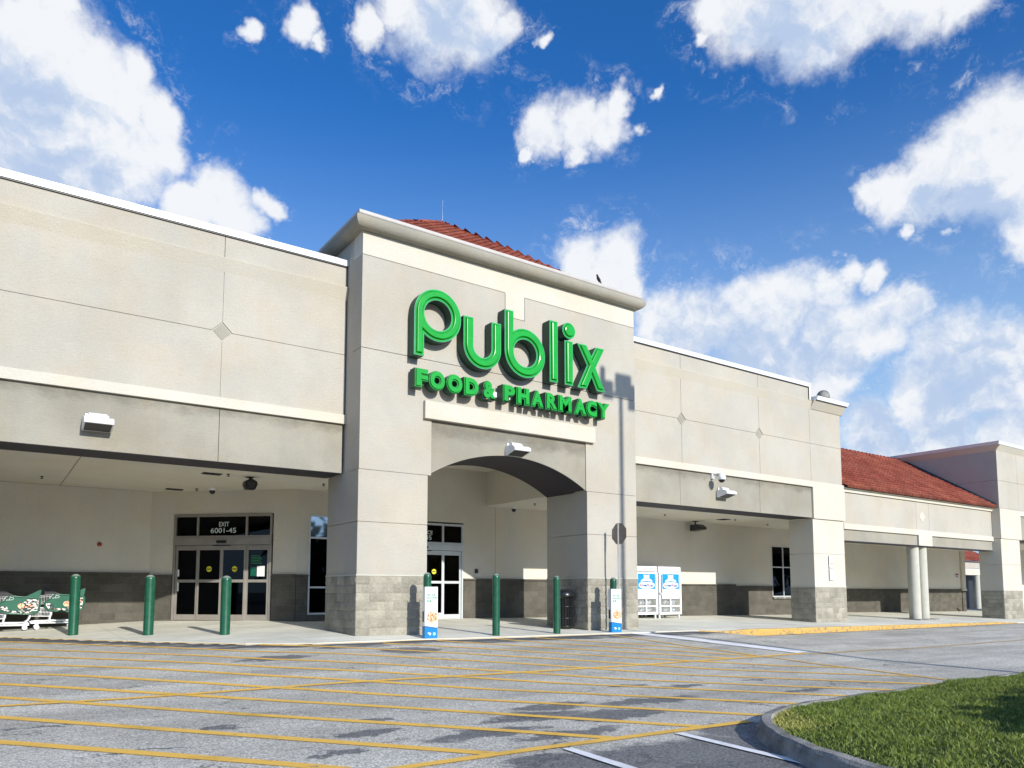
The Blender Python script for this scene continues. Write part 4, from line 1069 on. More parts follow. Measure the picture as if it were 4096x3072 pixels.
mb = MB(); mb.box(53.5, 58, 21.4, 21.6, -.5, 3.7); obj('arcade_wall', mb, 'stucco_ceiling', cor)

# ================================================================ DISTANT SHOP seen through the gap
far = thing('distant_shop', 'far pale shop with red tile roof glimpsed through the gap behind the corner pier', 'building', (92, 41, -1))
mb = MB(); mb.box(80, 97, 40, 40.4, 2.82, 3.55); mb.box(80, 89.9, 40.1, 40.4, -1.2, 2.83); obj('fascia', mb, 'stucco_cream', far)
mb = MB(); mb.box(80, 97, 40.05, 40.4, 3.60, 4.38); obj('upper_fascia', mb, 'stucco_grey', far)
mb = MB(); tile_surface(mb, (80, 39.7, 4.4), (98, 39.7, 4.4), (80, 46, 7.4), (98, 46, 7.4), .45, .45); obj('tile_roof', mb, 'clay_tile', far, attr='tileshade')
mb = MB(); mb.box(79.5, 98, 41.3, 41.5, -1.3, 2.95); obj('back_wall', mb, 'charcoal_metal', far)
mb = MB(); mb.lathe(93.25, 40.3, [(.36, -1.2), (.36, 2.8)], 20); obj('column', mb, 'column_plaster', far)
for x in (90.35, 91.0, 91.9): 
    mb = MB(); mb.box(x+.15, x+.62, 41.24, 41.29, .05, .95); obj('window', mb, 'coping_metal', far)
mb = MB(); mb.box(60, 98, 41, 60, -1.25, -1.0); struct('path', mb, 'concrete')
# shrub of dark leaves in front of the far window
def leaf_cloud(mb, c, rad, n, size, seed):
    r = random.Random(seed)
    for _ in range(n):
        while True:
            p = Vector((r.uniform(-1, 1), r.uniform(-1, 1), r.uniform(-1, 1)))
            if p.length < 1: break
        k = .62 + .38*math.sin(p.x*5+seed)*math.cos(p.z*6); p = Vector((p.x*rad[0], p.y*rad[1], p.z*rad[2]))*max(.5, k+.3) + Vector(c)
        a = Vector((r.gauss(0, 1), r.gauss(0, 1), r.gauss(0, 1))).normalized(); b = a.orthogonal().normalized(); s = size*r.uniform(.6, 1.4)
        mb.add([p - b*s*.5, p + a.cross(b)*s*.35, p + b*s*.5, p - a.cross(b)*s*.35], [(0, 1, 2, 3)])
    return mb
# ================================================================ BIG GREEN SIGN
def arc_pts(cx, cz, r, a0, a1, n=40): return [(cx+r*math.cos(R(a0+(a1-a0)*i/n)), cz+r*math.sin(R(a0+(a1-a0)*i/n))) for i in range(n+1)]
def inset(poly, d):
    """move a closed outline inward by d (outward for a hole, whose order is reversed)"""
    n = len(poly); area = sum(poly[i][0]*poly[(i+1)%n][1]-poly[(i+1)%n][0]*poly[i][1] for i in range(n)); sg = 1 if area > 0 else -1; r = []
    for i in range(n):
        p0, p, p1 = Vector(poly[i-1]), Vector(poly[i]), Vector(poly[(i+1) % n]); a = (p-p0).normalized(); b = (p1-p).normalized()
        na, nb = Vector((-a.y, a.x))*sg, Vector((-b.y, b.x))*sg; mm = na+nb; l = mm.length_squared
        q = p + mm*(2*d/l) if l > .3 else p + na*d
        r.append((q.x, q.y))
    return r
def sign_letter(parent, outer, hole, yb, yf, name_of='letter'):
    H = [hole] if hole else []
    can = MB(); can.prism(outer, yf+.014, yb, holes=H)
    L_ = obj(name_of, can, 'sign_can_shade_green', parent)
    rim = MB(); ho = [inset(hole, -.0)] if hole else []
    rim.prism(inset(outer, .0135), yf+.011, yf+.0135, holes=[inset(hole, -.0135)] if hole else ()); q_ = MB(); q_.prism(inset(outer, .0005), yf, yf+.012, holes=[inset(outer, .0135)]); rim = merge(rim, q_) if not hole else merge(rim, q_, MB().prism(inset(hole, -.0135), yf, yf+.012, holes=[inset(hole, -.0005)])); obj('rim', rim, 'sign_rim_highlight', L_)
    def ring(d): return (inset(outer, d), inset(hole, -d) if hole else None)
    lv = [(.014, yf-.001), (.014, yf-.008), (.048, yf-.008), (.050, yf+.010), (.062, yf+.010), (.064, yf-.030), (.074, yf-.048), (.086, yf-.052)]
    fb = MB(); prev = None
    for d, y in lv:
        o_, h_ = ring(d); cur = [[(u, y, w) for u, w in o_]] + ([[(u, y, w) for u, w in h_]] if h_ else [])
        if prev:
            for A_, B_ in zip(prev, cur):
                c = len(A_); fb.add(A_+B_, [(i, (i+1) % c, c+(i+1) % c, c+i) for i in range(c)])
        prev = cur
    o_, h_ = ring(lv[-1][0]); y = lv[-1][1]; loops = [o_] + ([h_] if h_ else [])
    fl = [p for lp in loops for p in lp]; tri = tessellate_polygon([[Vector((u, w, 0)) for u, w in lp] for lp in loops])
    fb.add([(u, y, w) for u, w in fl], [tuple(t) for t in tri])
    obj('letter_face', fb, 'sign_face_green', L_)
    return L_
sign = thing('store_sign', 'big bright green raised store name letters on the tower above the arch', 'sign', (11.2, 15.94, 6.6))
yf, yb = 15.62, 15.925
def P_shape():
    cx, cz, r = 8.741, 7.69, .648; a = math.degrees(math.asin(min(1, 0)))
    xr = 8.36; ang = math.degrees(math.acos((xr-cx)/r))          # where the bowl meets the stem's right edge
    return [(8.093, 6.612), (8.36, 6.612)] + arc_pts(cx, cz, r, -ang, 180, 64) , arc_pts(cx, cz, .378, 0, 360, 47)[:-1]
o_, h_ = P_shape(); sign_letter(sign, o_, h_, yb, yf)
cx, cz, r = 10.03, 7.148, .5625
o_ = [(9.467, 7.86)] + arc_pts(cx, cz, r, 180, 360, 44) + [(10.5925, 7.86), (10.303, 7.86)] + arc_pts(cx, cz, r-.2885, 0, -180, 36) + [(9.756, 7.86)]
sign_letter(sign, o_, None, yb, yf)
cx, cz, r = 11.362, 7.235, .655; ang = math.degrees(math.acos((cx-10.985)/r)); ang = 180-ang
o_ = [(10.985, 8.30), (10.707, 8.30)] + arc_pts(cx, cz, r, 180, 360+ang, 70)
sign_letter(sign, o_, arc_pts(cx, cz, .370, 0, 360, 47)[:-1], yb, yf)
sign_letter(sign, [(12.177, 6.615), (12.455, 6.615), (12.455, 8.314), (12.177, 8.314)], None, yb, yf)
sign_letter(sign, [(12.695, 6.615), (12.985, 6.615), (12.985, 7.858), (12.695, 7.858)], None, yb, yf)
sign_letter(sign, arc_pts(12.85, 8.147, .228, 0, 360, 40)[:-1], None, yb, yf, 'letter_dot')
sign_letter(sign, [(13.141,7.862),(13.477,7.862),(13.659,7.566),(13.832,7.864),(14.151,7.864),(13.815,7.268),(14.162,6.612),(13.852,6.612),(13.66,6.971),(13.469,6.612),(13.148,6.612),(13.495,7.29)], None, yb, yf)
# smaller words below
sign2 = thing('department_sign', 'smaller green raised capital letters reading food and pharmacy under the big letters', 'sign', (11.2, 15.94, 5.8))
LX = [(8.04,8.4),(8.41,8.86),(8.89,9.35),(9.39,9.82),(9.92,10.33),(10.54,10.93),(10.96,11.38),(11.41,11.84),(11.9,12.31),(12.33,12.8),(12.86,13.32),(13.3,13.71),(13.69,14.17)]
K = 15.60/15.45; z0, z1 = 1+(5.79-1)*K, 1+(6.245-1)*K
for ch, (a, b) in zip('FOOD&PHARMACY', LX):
    a, b = a*K, b*K; rd = .018 if ch in 'O&C' else 0; zz0, zz1 = z0-rd*.6, z1+rd*.6
    q = text_mesh(ch, a, b, zz0, zz1, 15.87, .25, bold=.11)
    L_ = obj('letter', q, 'sign_can_shade_green', sign2)
    q = text_mesh(ch, a+.004, b-.004, zz0+.004, zz1-.004, 15.619, .010, bold=.105); obj('rim', q, 'sign_face_green', L_)
    q = text_mesh(ch, a+.020, b-.020, zz0+.020, zz1-.020, 15.6085, .003, bold=.068); obj('groove_shade', q, 'sign_can_shade_green', L_)  # dark green layer paints the shade of the groove round each face
    q = text_mesh(ch, a+.031, b-.031, zz0+.031, zz1-.031, 15.605, .026, bold=.045); obj('letter_face', q, 'sign_face_green', L_)
mb = MB(); mb.box(8.17, 14.2, 15.87, 15.925, z0+.16, z1-.16); obj('raceway', mb, 'white_plastic', sign2)

# ================================================================ wall lights
def wall_light(x, y, z, label, s=1.0, mat='white_plastic', group='white wall lights on the fascia'):
    """hooded wall pack: back plate, stepped hood, lens below; (x,y,z) = back bottom centre"""
    t = thing('wall_light', label, 'wall light', (x, y, z), group)
    mb = MB(); hw = .26*s
    prof = [(y, z-.03), (y-.05*s, z-.045), (y-.43*s, z+.055), (y-.45*s, z+.10), (y-.40*s, z+.16), (y-.30*s, z+.20), (y, z+.21)]
    mb.prism(prof, x-hw, x+hw, 'x'); obj('hood', mb, mat, t)
    mb = MB(); mb.prism([(y, z+.2), (y-.20*s, z+.2), (y-.19*s, z+.27), (y-.12*s, z+.31), (y, z+.32)], x-hw*.62, x+hw*.62, 'x'); mb.box(x-hw*.8, x+hw*.8, y-.03, y+.0, z-.02, z+.30); obj('housing', mb, mat, t)
    mb = MB(); mb.add([(x-hw*.90, y-.075*s, z-.042), (x+hw*.90, y-.075*s, z-.042), (x+hw*.90, y-.41*s, z+.046), (x-hw*.90, y-.41*s, z+.046)], [(0, 1, 2, 3)]); obj('lens', mb, 'charcoal_metal', t)
    return t
wall_light(1.68, YW-.0, 4.20, 'white hooded wall light on the left wing above the carts')
wall_light(11.22, YT+.03, 4.56, 'white hooded wall light at the crown of the arch')
wall_light(20.55, YW-.0, 4.22, 'white hooded wall light on the right wing beside the dome camera')
# ================================================================ cameras, speakers, ceiling fittings
def dome_ceiling(x, y, z, label, r=.09):
    t = thing('security_camera', label, 'camera', (x, y, z), 'dome cameras under the arcade ceilings')
    mb = MB(); mb.lathe(x, y, [(r*1.15, z), (r*1.15, z-.05), (r*.95, z-.075)], 20); obj('base', mb, 'white_plastic', t)
    mb = MB(); mb.lathe(x, y, [(r*.9, z-.07), (r*.85, z-.12), (r*.55, z-.165), (.002, z-.18)], 20); obj('dome', mb, 'black_plastic', t)
dome_ceiling(5.1, 21.9, ZC, 'small dome camera on the ceiling in front of the exit door')
dome_ceiling(14.75, 20.95, ZC, 'small dome camera on the ceiling seen through the arch')
t = thing('security_camera', 'white dome camera on a bracket arm on the right wing fascia', 'camera', (20.1, 16.85, 4.85))
mb = MB(); mb.bbox(20.02, 20.14, 16.78, 16.86, 4.80, 5.0-.03, .008); mb.tube([(20.08, 16.80, 4.93), (20.08, 16.62, 4.95), (20.08, 16.45, 4.93), (20.08, 16.42, 4.88)], .025, 10); obj('bracket', mb, 'white_plastic', t)
mb = MB(); mb.lathe(20.08, 16.42, [(.05, 4.91), (.11, 4.88), (.13, 4.82), (.13, 4.74), (.115, 4.72)], 20); obj('housing', mb, 'white_plastic', t)
mb = MB(); mb.lathe(20.08, 16.42, [(.105, 4.73), (.10, 4.68), (.06, 4.635), (.002, 4.62)], 20); obj('dome', mb, 'black_plastic', t)
# hanging dark loudspeaker
t = thing('loudspeaker', 'dark angular loudspeaker hanging under the left arcade ceiling', 'loudspeaker', (5.38, 19.25, ZC))
mb = MB(); mb.tube([(5.38, 19.25, ZC), (5.38, 19.25, 3.80)], .03, 10); mb.bbox(5.30, 5.46, 19.17, 19.33, ZC-.02, ZC, .004); obj('bracket', mb, 'black_plastic', t)
mb = MB(); mb.prism([(5.38-.10, 3.555), (5.38+.10, 3.555), (5.38+.16, 3.68), (5.38+.14, 3.76), (5.38, 3.835), (5.38-.14, 3.76), (5.38-.16, 3.68)], 19.10, 19.34); obj('cabinet', mb, 'black_plastic', t)
mb = MB(); mb.box(5.29, 5.47, 19.085, 19.099, 3.58, 3.74); obj('grille', mb, 'charcoal_metal', t)
# flood light below the right arcade ceiling
t = thing('flood_light', 'dark flood light fixed under the right arcade ceiling above the gas cages', 'flood light', (24.6, 21.8, ZC))
x, y = 23.95, 21.0
t.location = (x, y, ZC)
mb = MB(); mb.tube([(x, y, ZC), (x, y, 3.72)], .03, 10); mb.bbox(x-.09, x+.09, y-.09, y+.09, ZC-.025, ZC, .004); obj('bracket', mb, 'charcoal_metal', t)
mb = MB(); mb.prism([(y+.12, 3.73), (y-.25, 3.73), (y-.42, 3.60), (y-.42, 3.52), (y+.12, 3.47)], x-.2, x+.2, 'x'); obj('housing', mb, 'charcoal_metal', t)
# vents and sprinkler heads
for (x, y, sx, sy, lab) in ((4.45, 19.2, .22, .13, 'dark ceiling vent near the loudspeaker'), (4.28, 22.78, .22, .13, 'dark ceiling vent near the exit door corner'), (24.2, 19.75, .20, .20, 'dark square ceiling vent in the right arcade')):
    t = thing('ceiling_vent', lab, 'vent', (x, y, ZC), 'ceiling vents')
    mb = MB(); mb.box(x-sx, x+sx, y-sy, y-sy+.03, ZC-.02, ZC-.001); mb.box(x-sx, x+sx, y+sy-.03, y+sy, ZC-.02, ZC-.001); mb.box(x-sx, x-sx+.03, y-sy+.03, y+sy-.03, ZC-.02, ZC-.001); mb.box(x+sx-.03, x+sx, y-sy+.03, y+sy-.03, ZC-.02, ZC-.001); obj('frame', mb, 'charcoal_metal', t)
    mb = MB()
    for k in range(6): yy = y-sy+.04+k*(2*sy-.1)/5; mb.box(x-sx+.03, x+sx-.03, yy, yy+.012, ZC-.016, ZC-.002)
    obj('louvre', mb, 'black_plastic', t)
sp_lab = ['sprinkler head at the far left of the left arcade ceiling', 'sprinkler head on the left arcade ceiling near the vent by the fascia', 'sprinkler head between the corner vent and the dome camera', 'sprinkler head on the left arcade ceiling beside the tower pier',
          'sprinkler head on the ceiling seen through the arch', 'sprinkler head at the left end of the right arcade ceiling', 'sprinkler head at the right end of the right arcade ceiling', 'sprinkler head in front of the square vent']
for (x, y), lab in zip(((1.06, 22.1), (4.8, 19.25-.2), (4.78, 22.3), (7.36, 19.35), (14.75, 19.75), (20.84, 19.75), (28.0-.5, 20.1), (24.6, 19.5)), sp_lab):
    t = thing('sprinkler_head', lab, 'sprinkler', (x, y, ZC), 'ceiling sprinkler heads')
    mb = MB(); mb.lathe(x, y, [(.045, ZC-.001), (.045, ZC-.012), (.014, ZC-.014), (.014, ZC-.05), (.045, ZC-.055), (.045, ZC-.062)], 12); obj('head', mb, 'charcoal_metal', t)
# small wall fittings
mb = MB(); mb.lathe(0, 0, [(.06, 0), (.06, .03), (.045, .05), (.001, .055)], 20)
q = MB(); q.add([(2.6+v[0], 23.87-v[2], 2.31+v[1]) for v in mb.v], mb.f, True); tag(obj('alarm_bell', q, 'red_paint', origin=(2.6, 23.87, 2.31)), 'small round red alarm bell high on the left back wall', 'alarm bell')
mb = MB(); mb.bbox(13.43, 13.53, 21.30, 21.36, 1.60, 1.74, .008); tag(obj('wall_switch', mb, 'black_plastic', origin=(13.48, 21.35, 1.6)), 'small black switch box on the wall right of the entrance door', 'switch')
mb = MB(); mb.bbox(11.86, 12.05, 21.15, 21.27, W(11.9, 21.2)+.0, W(11.9, 21.2)+.19, .006); t = obj('floor_notice', mb, 'paper', origin=(11.95, 21.2, W(11.9, 21.2))); tag(t, 'small white notice standing at the foot of the entrance door', 'notice')
obj('lettering', text_mesh('37', 11.91, 12.0, .17+W(11.9,21.2)-.09, .25+W(11.9,21.2)-.09, 21.149, .002, .01), 'dark_ink', t)

# ================================================================ bollards
BP = [(1.79, 20.70, 1.41, 'leftmost green steel bollard, in front of the carts'), (3.19, 19.32, 1.385, 'second green bollard from the left, in front of the wall corner'), (4.60, 18.10, 1.36, 'green bollard in front of the exit door'),
      (10.24, 15.30, 1.43, 'green bollard at the left of the arch opening'), (12.12, 15.30, 1.40, 'green bollard in front of the bin at the right of the arch opening'),
      (8.34, 15.30, 1.43, 'green bollard wrapped by the advertising sleeve at the left tower pier'), (14.09, 15.30, 1.38, 'green bollard wrapped by the advertising sleeve beside the road sign')]
for x, y, zt, lab in BP:
    zb = W(x, y); r = .112 if x < 6 else .092
    mb = MB(); pr = [(r*1.02, zb-.02), (r*1.02, zb+.03), (r, zb+.04), (r, zt-.10)] + [(r*math.cos(a), zt-.10+.10*math.sin(a)) for a in np.linspace(.12, 1.5, 9)] + [(.001, zt)]
    mb.lathe(x, y, pr, 28); tag(obj('bollard', mb, 'bollard_green', origin=(x, y, zb)), lab, 'bollard', 'green steel bollards along the walk')
# advertising sleeves
for x0, x1, y, zb, zt, lab in ((8.195, 8.52, 15.13, -.075, 1.10, 'white and blue sandwich advert sleeve round the bollard at the left tower pier'), (13.86, 14.22, 15.13, -.115, 1.06, 'white and blue sandwich advert sleeve round the bollard beside the road sign')):
    t = thing('advertising_sleeve', lab, 'advert', ((x0+x1)/2, 15.28, zb), 'advert sleeves on the bollards')
    w = x1-x0; hh = zt-zb; bot = zb+hh*.20
    mb = MB(); mb.box(x0, x1, y, y+.006, zb, zt); mb.box(x0, x0+.006, y+.006, y+.12, zb, zt); mb.box(x1-.006, x1, y+.006, y+.12, zb, zt); obj('panel', mb, 'sleeve_white', t)
    mb = MB(); mb.prism([(x0, zb), (x1, zb), (x1, bot), (x0, bot+.05)], y-.003, y-.0005); mb.box(x0-.002, x0-.0005, y, y+.118, zb, bot+.05); obj('blue_base', mb, 'sleeve_blue', t)
    mb = MB(); mb.prism([(x0, bot+.051), (x1, bot+.001), (x1, bot+.012), (x0, bot+.063)], y-.0035, y-.0005); mb.box(x1+.0005, x1+.002, y+.01, y+.118, zb+.25, zb+.75); mb.box(x0-.002, x0-.0005, y+.05, y+.118, zb+.38, zb+.62); obj('dark_trim', mb, 'dark_ink', t)
    a, b = x0+.045, x1-.02; z = zb+hh*.82
    q = merge(text_mesh('TRY THE', a, a+(b-a)*.82, z, z+.05, y-.0005, .003, .03), text_mesh('JAGUARS', a, b, z-.07, z-.015, y-.0005, .003, .03), text_mesh('SUB.', a, a+(b-a)*.5, z-.14, z-.085, y-.0005, .003, .03)); obj('lettering', q, 'green_ink', t)
    mb = MB(); zc = zb+hh*.40; rr = random.Random(4)
    pts = []
    for i in range(26):
        an = 2*math.pi*i/26; rx = w*.46*(1+.06*rr.uniform(-1, 1)); rz = (.145 if math.sin(an) > 0 else .105)*(1+.14*rr.uniform(-1, 1)); pts.append((min(x1-.012, (x0+x1)/2+.035+rx*math.cos(an)), zc+rz*math.sin(an)))
    mb.prism(pts, y-.003, y-.0005); obj('sandwich_picture', mb, 'sandwich_picture', t)
    # cat head emblem and round badge
    cx_, cz_ = x0+w*.36, zb+hh*.095
    mb = MB(); mb.prism([(cx_-.05, cz_+.025), (cx_-.01, cz_+.036), (cx_+.035, cz_+.024), (cx_+.048, cz_+.002), (cx_+.022, cz_-.03), (cx_+.008, cz_-.036), (cx_-.004, cz_-.012), (cx_-.03, cz_+.002)], y-.0055, y-.0032); obj('emblem', mb, 'paper', t)
    mb = MB(); mb.prism([(cx_+.005, cz_-.004), (cx_+.026, cz_-.002), (cx_+.016, cz_-.02)], y-.0065, y-.0057); mb.prism([(cx_-.02, cz_+.016), (cx_+.01, cz_+.020), (cx_+.0, cz_+.010)], y-.0065, y-.0057); obj('emblem_detail', mb, 'dark_ink', t)
    mb = MB(); mb.prism([(x0+w*.74+.036*math.cos(a_), cz_+.036*math.sin(a_)) for a_ in np.linspace(0, 2*math.pi, 24, endpoint=False)], y-.0055, y-.0032); obj('badge', mb, 'pale_green', t)
    mb = MB(); ob = [(x0+w*.74+.018*math.cos(a_), cz_+.006+.016*math.sin(a_)) for a_ in np.linspace(0, 2*math.pi, 20, endpoint=False)]; ib = [(x0+w*.74+.009*math.cos(a_), cz_+.006+.008*math.sin(a_)) for a_ in np.linspace(0, 2*math.pi, 20, endpoint=False)]
    mb.prism(ob, y-.0068, y-.0057, holes=[ib]); mb.box(x0+w*.74-.018, x0+w*.74-.010, y-.0069, y-.0057, cz_-.022, cz_+.006); obj('badge_letter', mb, 'green_ink', t)

# ================================================================ road sign seen from behind
x, y = 14.41, 15.42; zb = W(x, y)
t = thing('road_sign', 'back of an octagonal road sign on a slim steel post before the right tower pier', 'road sign', (x, y, zb))
mb = MB(); mb.prism([(x-.028, y-.012), (x+.028, y-.012), (x+.028, y+.0), (x+.014, y+.020), (x-.014, y+.020), (x-.028, y+.0)], zb-.05, 2.87, 'z'); obj('post', mb, 'galvanised', t)
r_ = .315; oc = [(y+r_*math.cos(R(22.5+45*k)), 2.60+r_*math.sin(R(22.5+45*k))) for k in range(8)]
mb = MB(); mb.prism(oc, x+.030, x+.034, 'x'); obj('plate', mb, 'sign_back', t)
mb = MB(); mb.prism([(u, w-.0) for u, w in oc], x+.0345, x+.0355, 'x'); obj('sign_face', mb, 'red_ink', t)
mb = MB()
for zz in (2.42, 2.78): mb.tube([(x-.035, y, zz), (x-.02, y, zz)], .012, 8)
obj('bolt', mb, 'galvanised', t)

# ================================================================ ribbed bin behind the right arch pier
x, y = 13.42, 16.62; zb = W(x, y)
t = thing('litter_bin', 'dark slatted litter bin inside the arch against the right pier', 'bin', (x, y, zb))
mb = MB()
for k in range(24):
    a = 2*math.pi*k/24; cx_, cy_ = x+.265*math.cos(a), y+.265*math.sin(a); mb.tube([(cx_*.985+x*.015, cy_*.985+y*.015, zb+.06), (cx_, cy_, zb+.16), (cx_, cy_, zb+.80), (x+.30*math.cos(a), y+.30*math.sin(a), zb+.92)], .016, 6)
obj('slats', mb, 'can_dark', t)
mb = MB()
for zz, rr_ in ((.08, .27), (.30, .272), (.62, .272), (.92, .31)): mb.tube([(x+rr_*math.cos(2*math.pi*k/24), y+rr_*math.sin(2*math.pi*k/24), zb+zz) for k in range(25)], .018, 6, False)
obj('hoop', mb, 'can_dark', t)
mb = MB(); mb.lathe(x, y, [(.22, zb+.0), (.24, zb+.08), (.24, zb+.86)], 20); obj('liner', mb, 'can_dark', t)
mb = MB(); mb.lathe(x, y, [(.30, zb+.93), (.30, zb+.97), (.24, zb+1.06), (.13, zb+1.10), (.12, zb+1.07)], 24); obj('lid', mb, 'can_dark', t)

# ================================================================ gas cylinder cages
def cage(x0, label):
    y0, y1 = 20.10, 20.95; x1 = x0+1.22; zf = W(x0, y0); zb, zt = zf+.13, 1.93
    t = thing('gas_cage', label, 'gas cage', ((x0+x1)/2, (y0+y1)/2, zf), 'white gas cylinder exchange cages')
    mb = MB(); mb.bbox(x0, x1, y0-.01, y1, zt-.20, zt, .02); mb.box(x0, x1, y0, y1, zb, zb+.06)
    for a in (x0, x1-.06):
        for b in (y0, y1-.06): mb.box(a, a+.06, b, b+.06, zb+.06, zt-.20)
    mb.box(x0+.005, x0+.02, y0+.06, y1-.06, zb+.06, zt-.2)
    mb.box(x0+.06, x1-.06, y0+.1, y1-.1, .42, .45); mb.box(x0+.06, x1-.06, y0+.1, y1-.1, 1.08, 1.10)
    obj('cabinet', mb, 'white_enamel', t)
    mb = MB(); mb.box(x0+.06, x1-.06, y1-.03, y1-.005, zb+.06, zt-.2); obj('back_panel', mb, 'charcoal_metal', t)
    dr = MB(); dr.box(x0+.01, x0+.09, y0-.035, y0-.012, zb+.01, zt-.22); dr.box(x1-.09, x1-.01, y0-.035, y0-.012, zb+.01, zt-.22); dr.box(x0+.09, x1-.09, y0-.034, y0-.013, zt-.30, zt-.22); dr.box(x0+.09, x1-.09, y0-.034, y0-.013, zb+.01, zb+.10)
    dr.box(x0+.09, x1-.09, y0-.033, y0-.014, .42, .47); dr.box((x0+x1)/2-.03, (x0+x1)/2+.03, y0-.0335, y0-.0135, zb+.10, .74); dr.box(x0+.09, x0+.15, y0-.033, y0-.014, .88, .93); dr.box(x1-.15, x1-.09, y0-.033, y0-.014, .88, .93)
    d_ = obj('cage_door', dr, 'white_enamel', t)
    mb = MB(); mb.add([(x0+.09, y0-.024, zb+.1), (x1-.09, y0-.024, zb+.1), (x1-.09, y0-.024, zt-.3), (x0+.09, y0-.024, zt-.3)], [(0, 1, 2, 3)]); obj('wire_mesh', mb, 'expanded_mesh', d_)
    mb = MB(); mb.bbox(x0+.02, x0+.07, y0-.075, y0-.034, .86, .96, .01); obj('latch', mb, 'galvanised', d_)
    mb = MB(); a, b = x0+.17, x1-.15; yy = y0-.036
    mb.box(a-.02, b+.02, yy-.004, yy, .72, 1.66); bd = obj('poster_board', mb, 'white_enamel', t)
    mb = MB(); mb.box(a, b, yy-.007, yy-.0045, 1.08, 1.65); obj('blue_panel', mb, 'panel_blue', bd)
    c_ = (a+b)/2; w_ = b-a
    mb = MB(); mb.prism([(c_-w_*.16, 1.64), (c_-w_*.12, 1.60), (c_+w_*.12, 1.60), (c_+w_*.16, 1.64), (c_+w_*.15, 1.50), (c_+w_*.17, 1.46), (c_-w_*.17, 1.46), (c_-w_*.15, 1.50)], yy-.010, yy-.0075)
    mb.prism([(c_-w_*.34, 1.355)] + [(c_+w_*.34*math.cos(a_), 1.355+.115*math.sin(a_)) for a_ in np.linspace(math.pi*.97, .03*math.pi, 14)] + [(c_+w_*.34, 1.355), (c_, 1.385)], yy-.0101, yy-.0076)
    el = [(c_+w_*.45*math.copysign(abs(math.cos(a_))**.6, math.cos(a_)), 1.225+.110*math.copysign(abs(math.sin(a_))**.7, math.sin(a_))) for a_ in np.linspace(0, 2*math.pi, 40, endpoint=False)]
    mb.prism(el, yy-.0105, yy-.0076); mb.box(c_-w_*.27, c_+w_*.27, yy-.0101, yy-.0076, 1.095, 1.135); obj('cylinder_picture', mb, 'paper', bd)
    q = merge(text_mesh('A', c_-w_*.41, c_-w_*.31, 1.165, 1.29, yy-.0106, .002, .04), text_mesh('G', c_+w_*.11, c_+w_*.20, 1.165, 1.285, yy-.0106, .002, .03)); obj('red_lettering', q, 'red_ink', bd)
    q = merge(text_mesh('meri', c_-w_*.30, c_+w_*.10, 1.165, 1.28, yy-.0106, .002, .04), text_mesh('as', c_+w_*.21, c_+w_*.39, 1.165, 1.255, yy-.0106, .002, .03), text_mesh('Propane Exchange', c_-w_*.25, c_+w_*.25, 1.10, 1.13, yy-.0102, .002, .01)); obj('blue_lettering', q, 'blue_ink', bd)
    mb = MB(); rr = random.Random(int(x0))
    for row, (zz, hz, m_) in enumerate(((.97, .018, 0), (.93, .028, 0))):
        u = a+.04
        while u < b-.05: l_ = rr.uniform(.02, .06); mb.box(u, min(u+l_, b-.02), yy-.0055, yy-.0042, zz-hz/2, zz+hz/2); u += l_+.018
    obj('small_print', mb, 'pale_ink', bd)
    mb = MB()
    for (u0, u1, zz) in ((a+.05, a+.25, .87), (b-.34, b-.06, .86), (a+.05, a+.18, .83)):
        u = u0
        while u < u1: l_ = rr.uniform(.02, .05); mb.box(u, u+l_, yy-.0055, yy-.0042, zz-.009, zz+.009); u += l_+.014
    obj('red_small_print', mb, 'red_ink', bd)
    for a_ in (x0+.05, x1-.11):
        for b_ in (y0+.03, y1-.12):
            mb = MB(); mb.box(a_, a_+.06, b_, b_+.06, zf-.01, zb); obj('leg', mb, 'white_enamel', t)
    # cylinders standing on the two shelves
    for zz in (zb+.062, .451):
        for q_, cx_ in enumerate((x0+.24, x0+.60, x0+.97)):
            if zz > .4 and q_ == 0 and x0 > 20: continue
            gas(cx_, y0+.30, zz)
gas_proto = [None]
def gas(x, y, z):
    if gas_proto[0] is None:
        t = thing('gas_cylinder', 'white steel gas cylinder with a printed blue label behind the mesh of a white cage', 'gas cylinder', (x, y, z), 'gas cylinders in the exchange cages')
        mb = MB(); mb.lathe(x, y, [(.10, z), (.10, z+.03), (.13, z+.04), (.155, z+.08), (.155, z+.22), (.13, z+.27), (.05, z+.29)], 20); obj('body', mb, 'galvanised', t)
        mb = MB(); mb.lathe(x, y, [(.085, z+.27), (.085, z+.31)], 16); obj('collar', mb, 'white_enamel', t)
        mb = MB(); vs = []
        for k in range(9):
            a = R(-90-50+k*12.5); vs += [(x+.157*math.cos(a), y+.157*math.sin(a), z+.09), (x+.157*math.cos(a), y+.157*math.sin(a), z+.21)]
        mb.add(vs, [(2*k, 2*k+2, 2*k+3, 2*k+1) for k in range(8)], True); obj('label', mb, 'label_picture', t)
        gas_proto[0] = t
    else:
        c = copy_tree(gas_proto[0]); c.location = (x, y, z)
cage(20.80, 'right-hand white gas exchange cage, the whole front in view')
cage(19.52, 'left-hand white gas exchange cage, partly hidden by the tower pier')

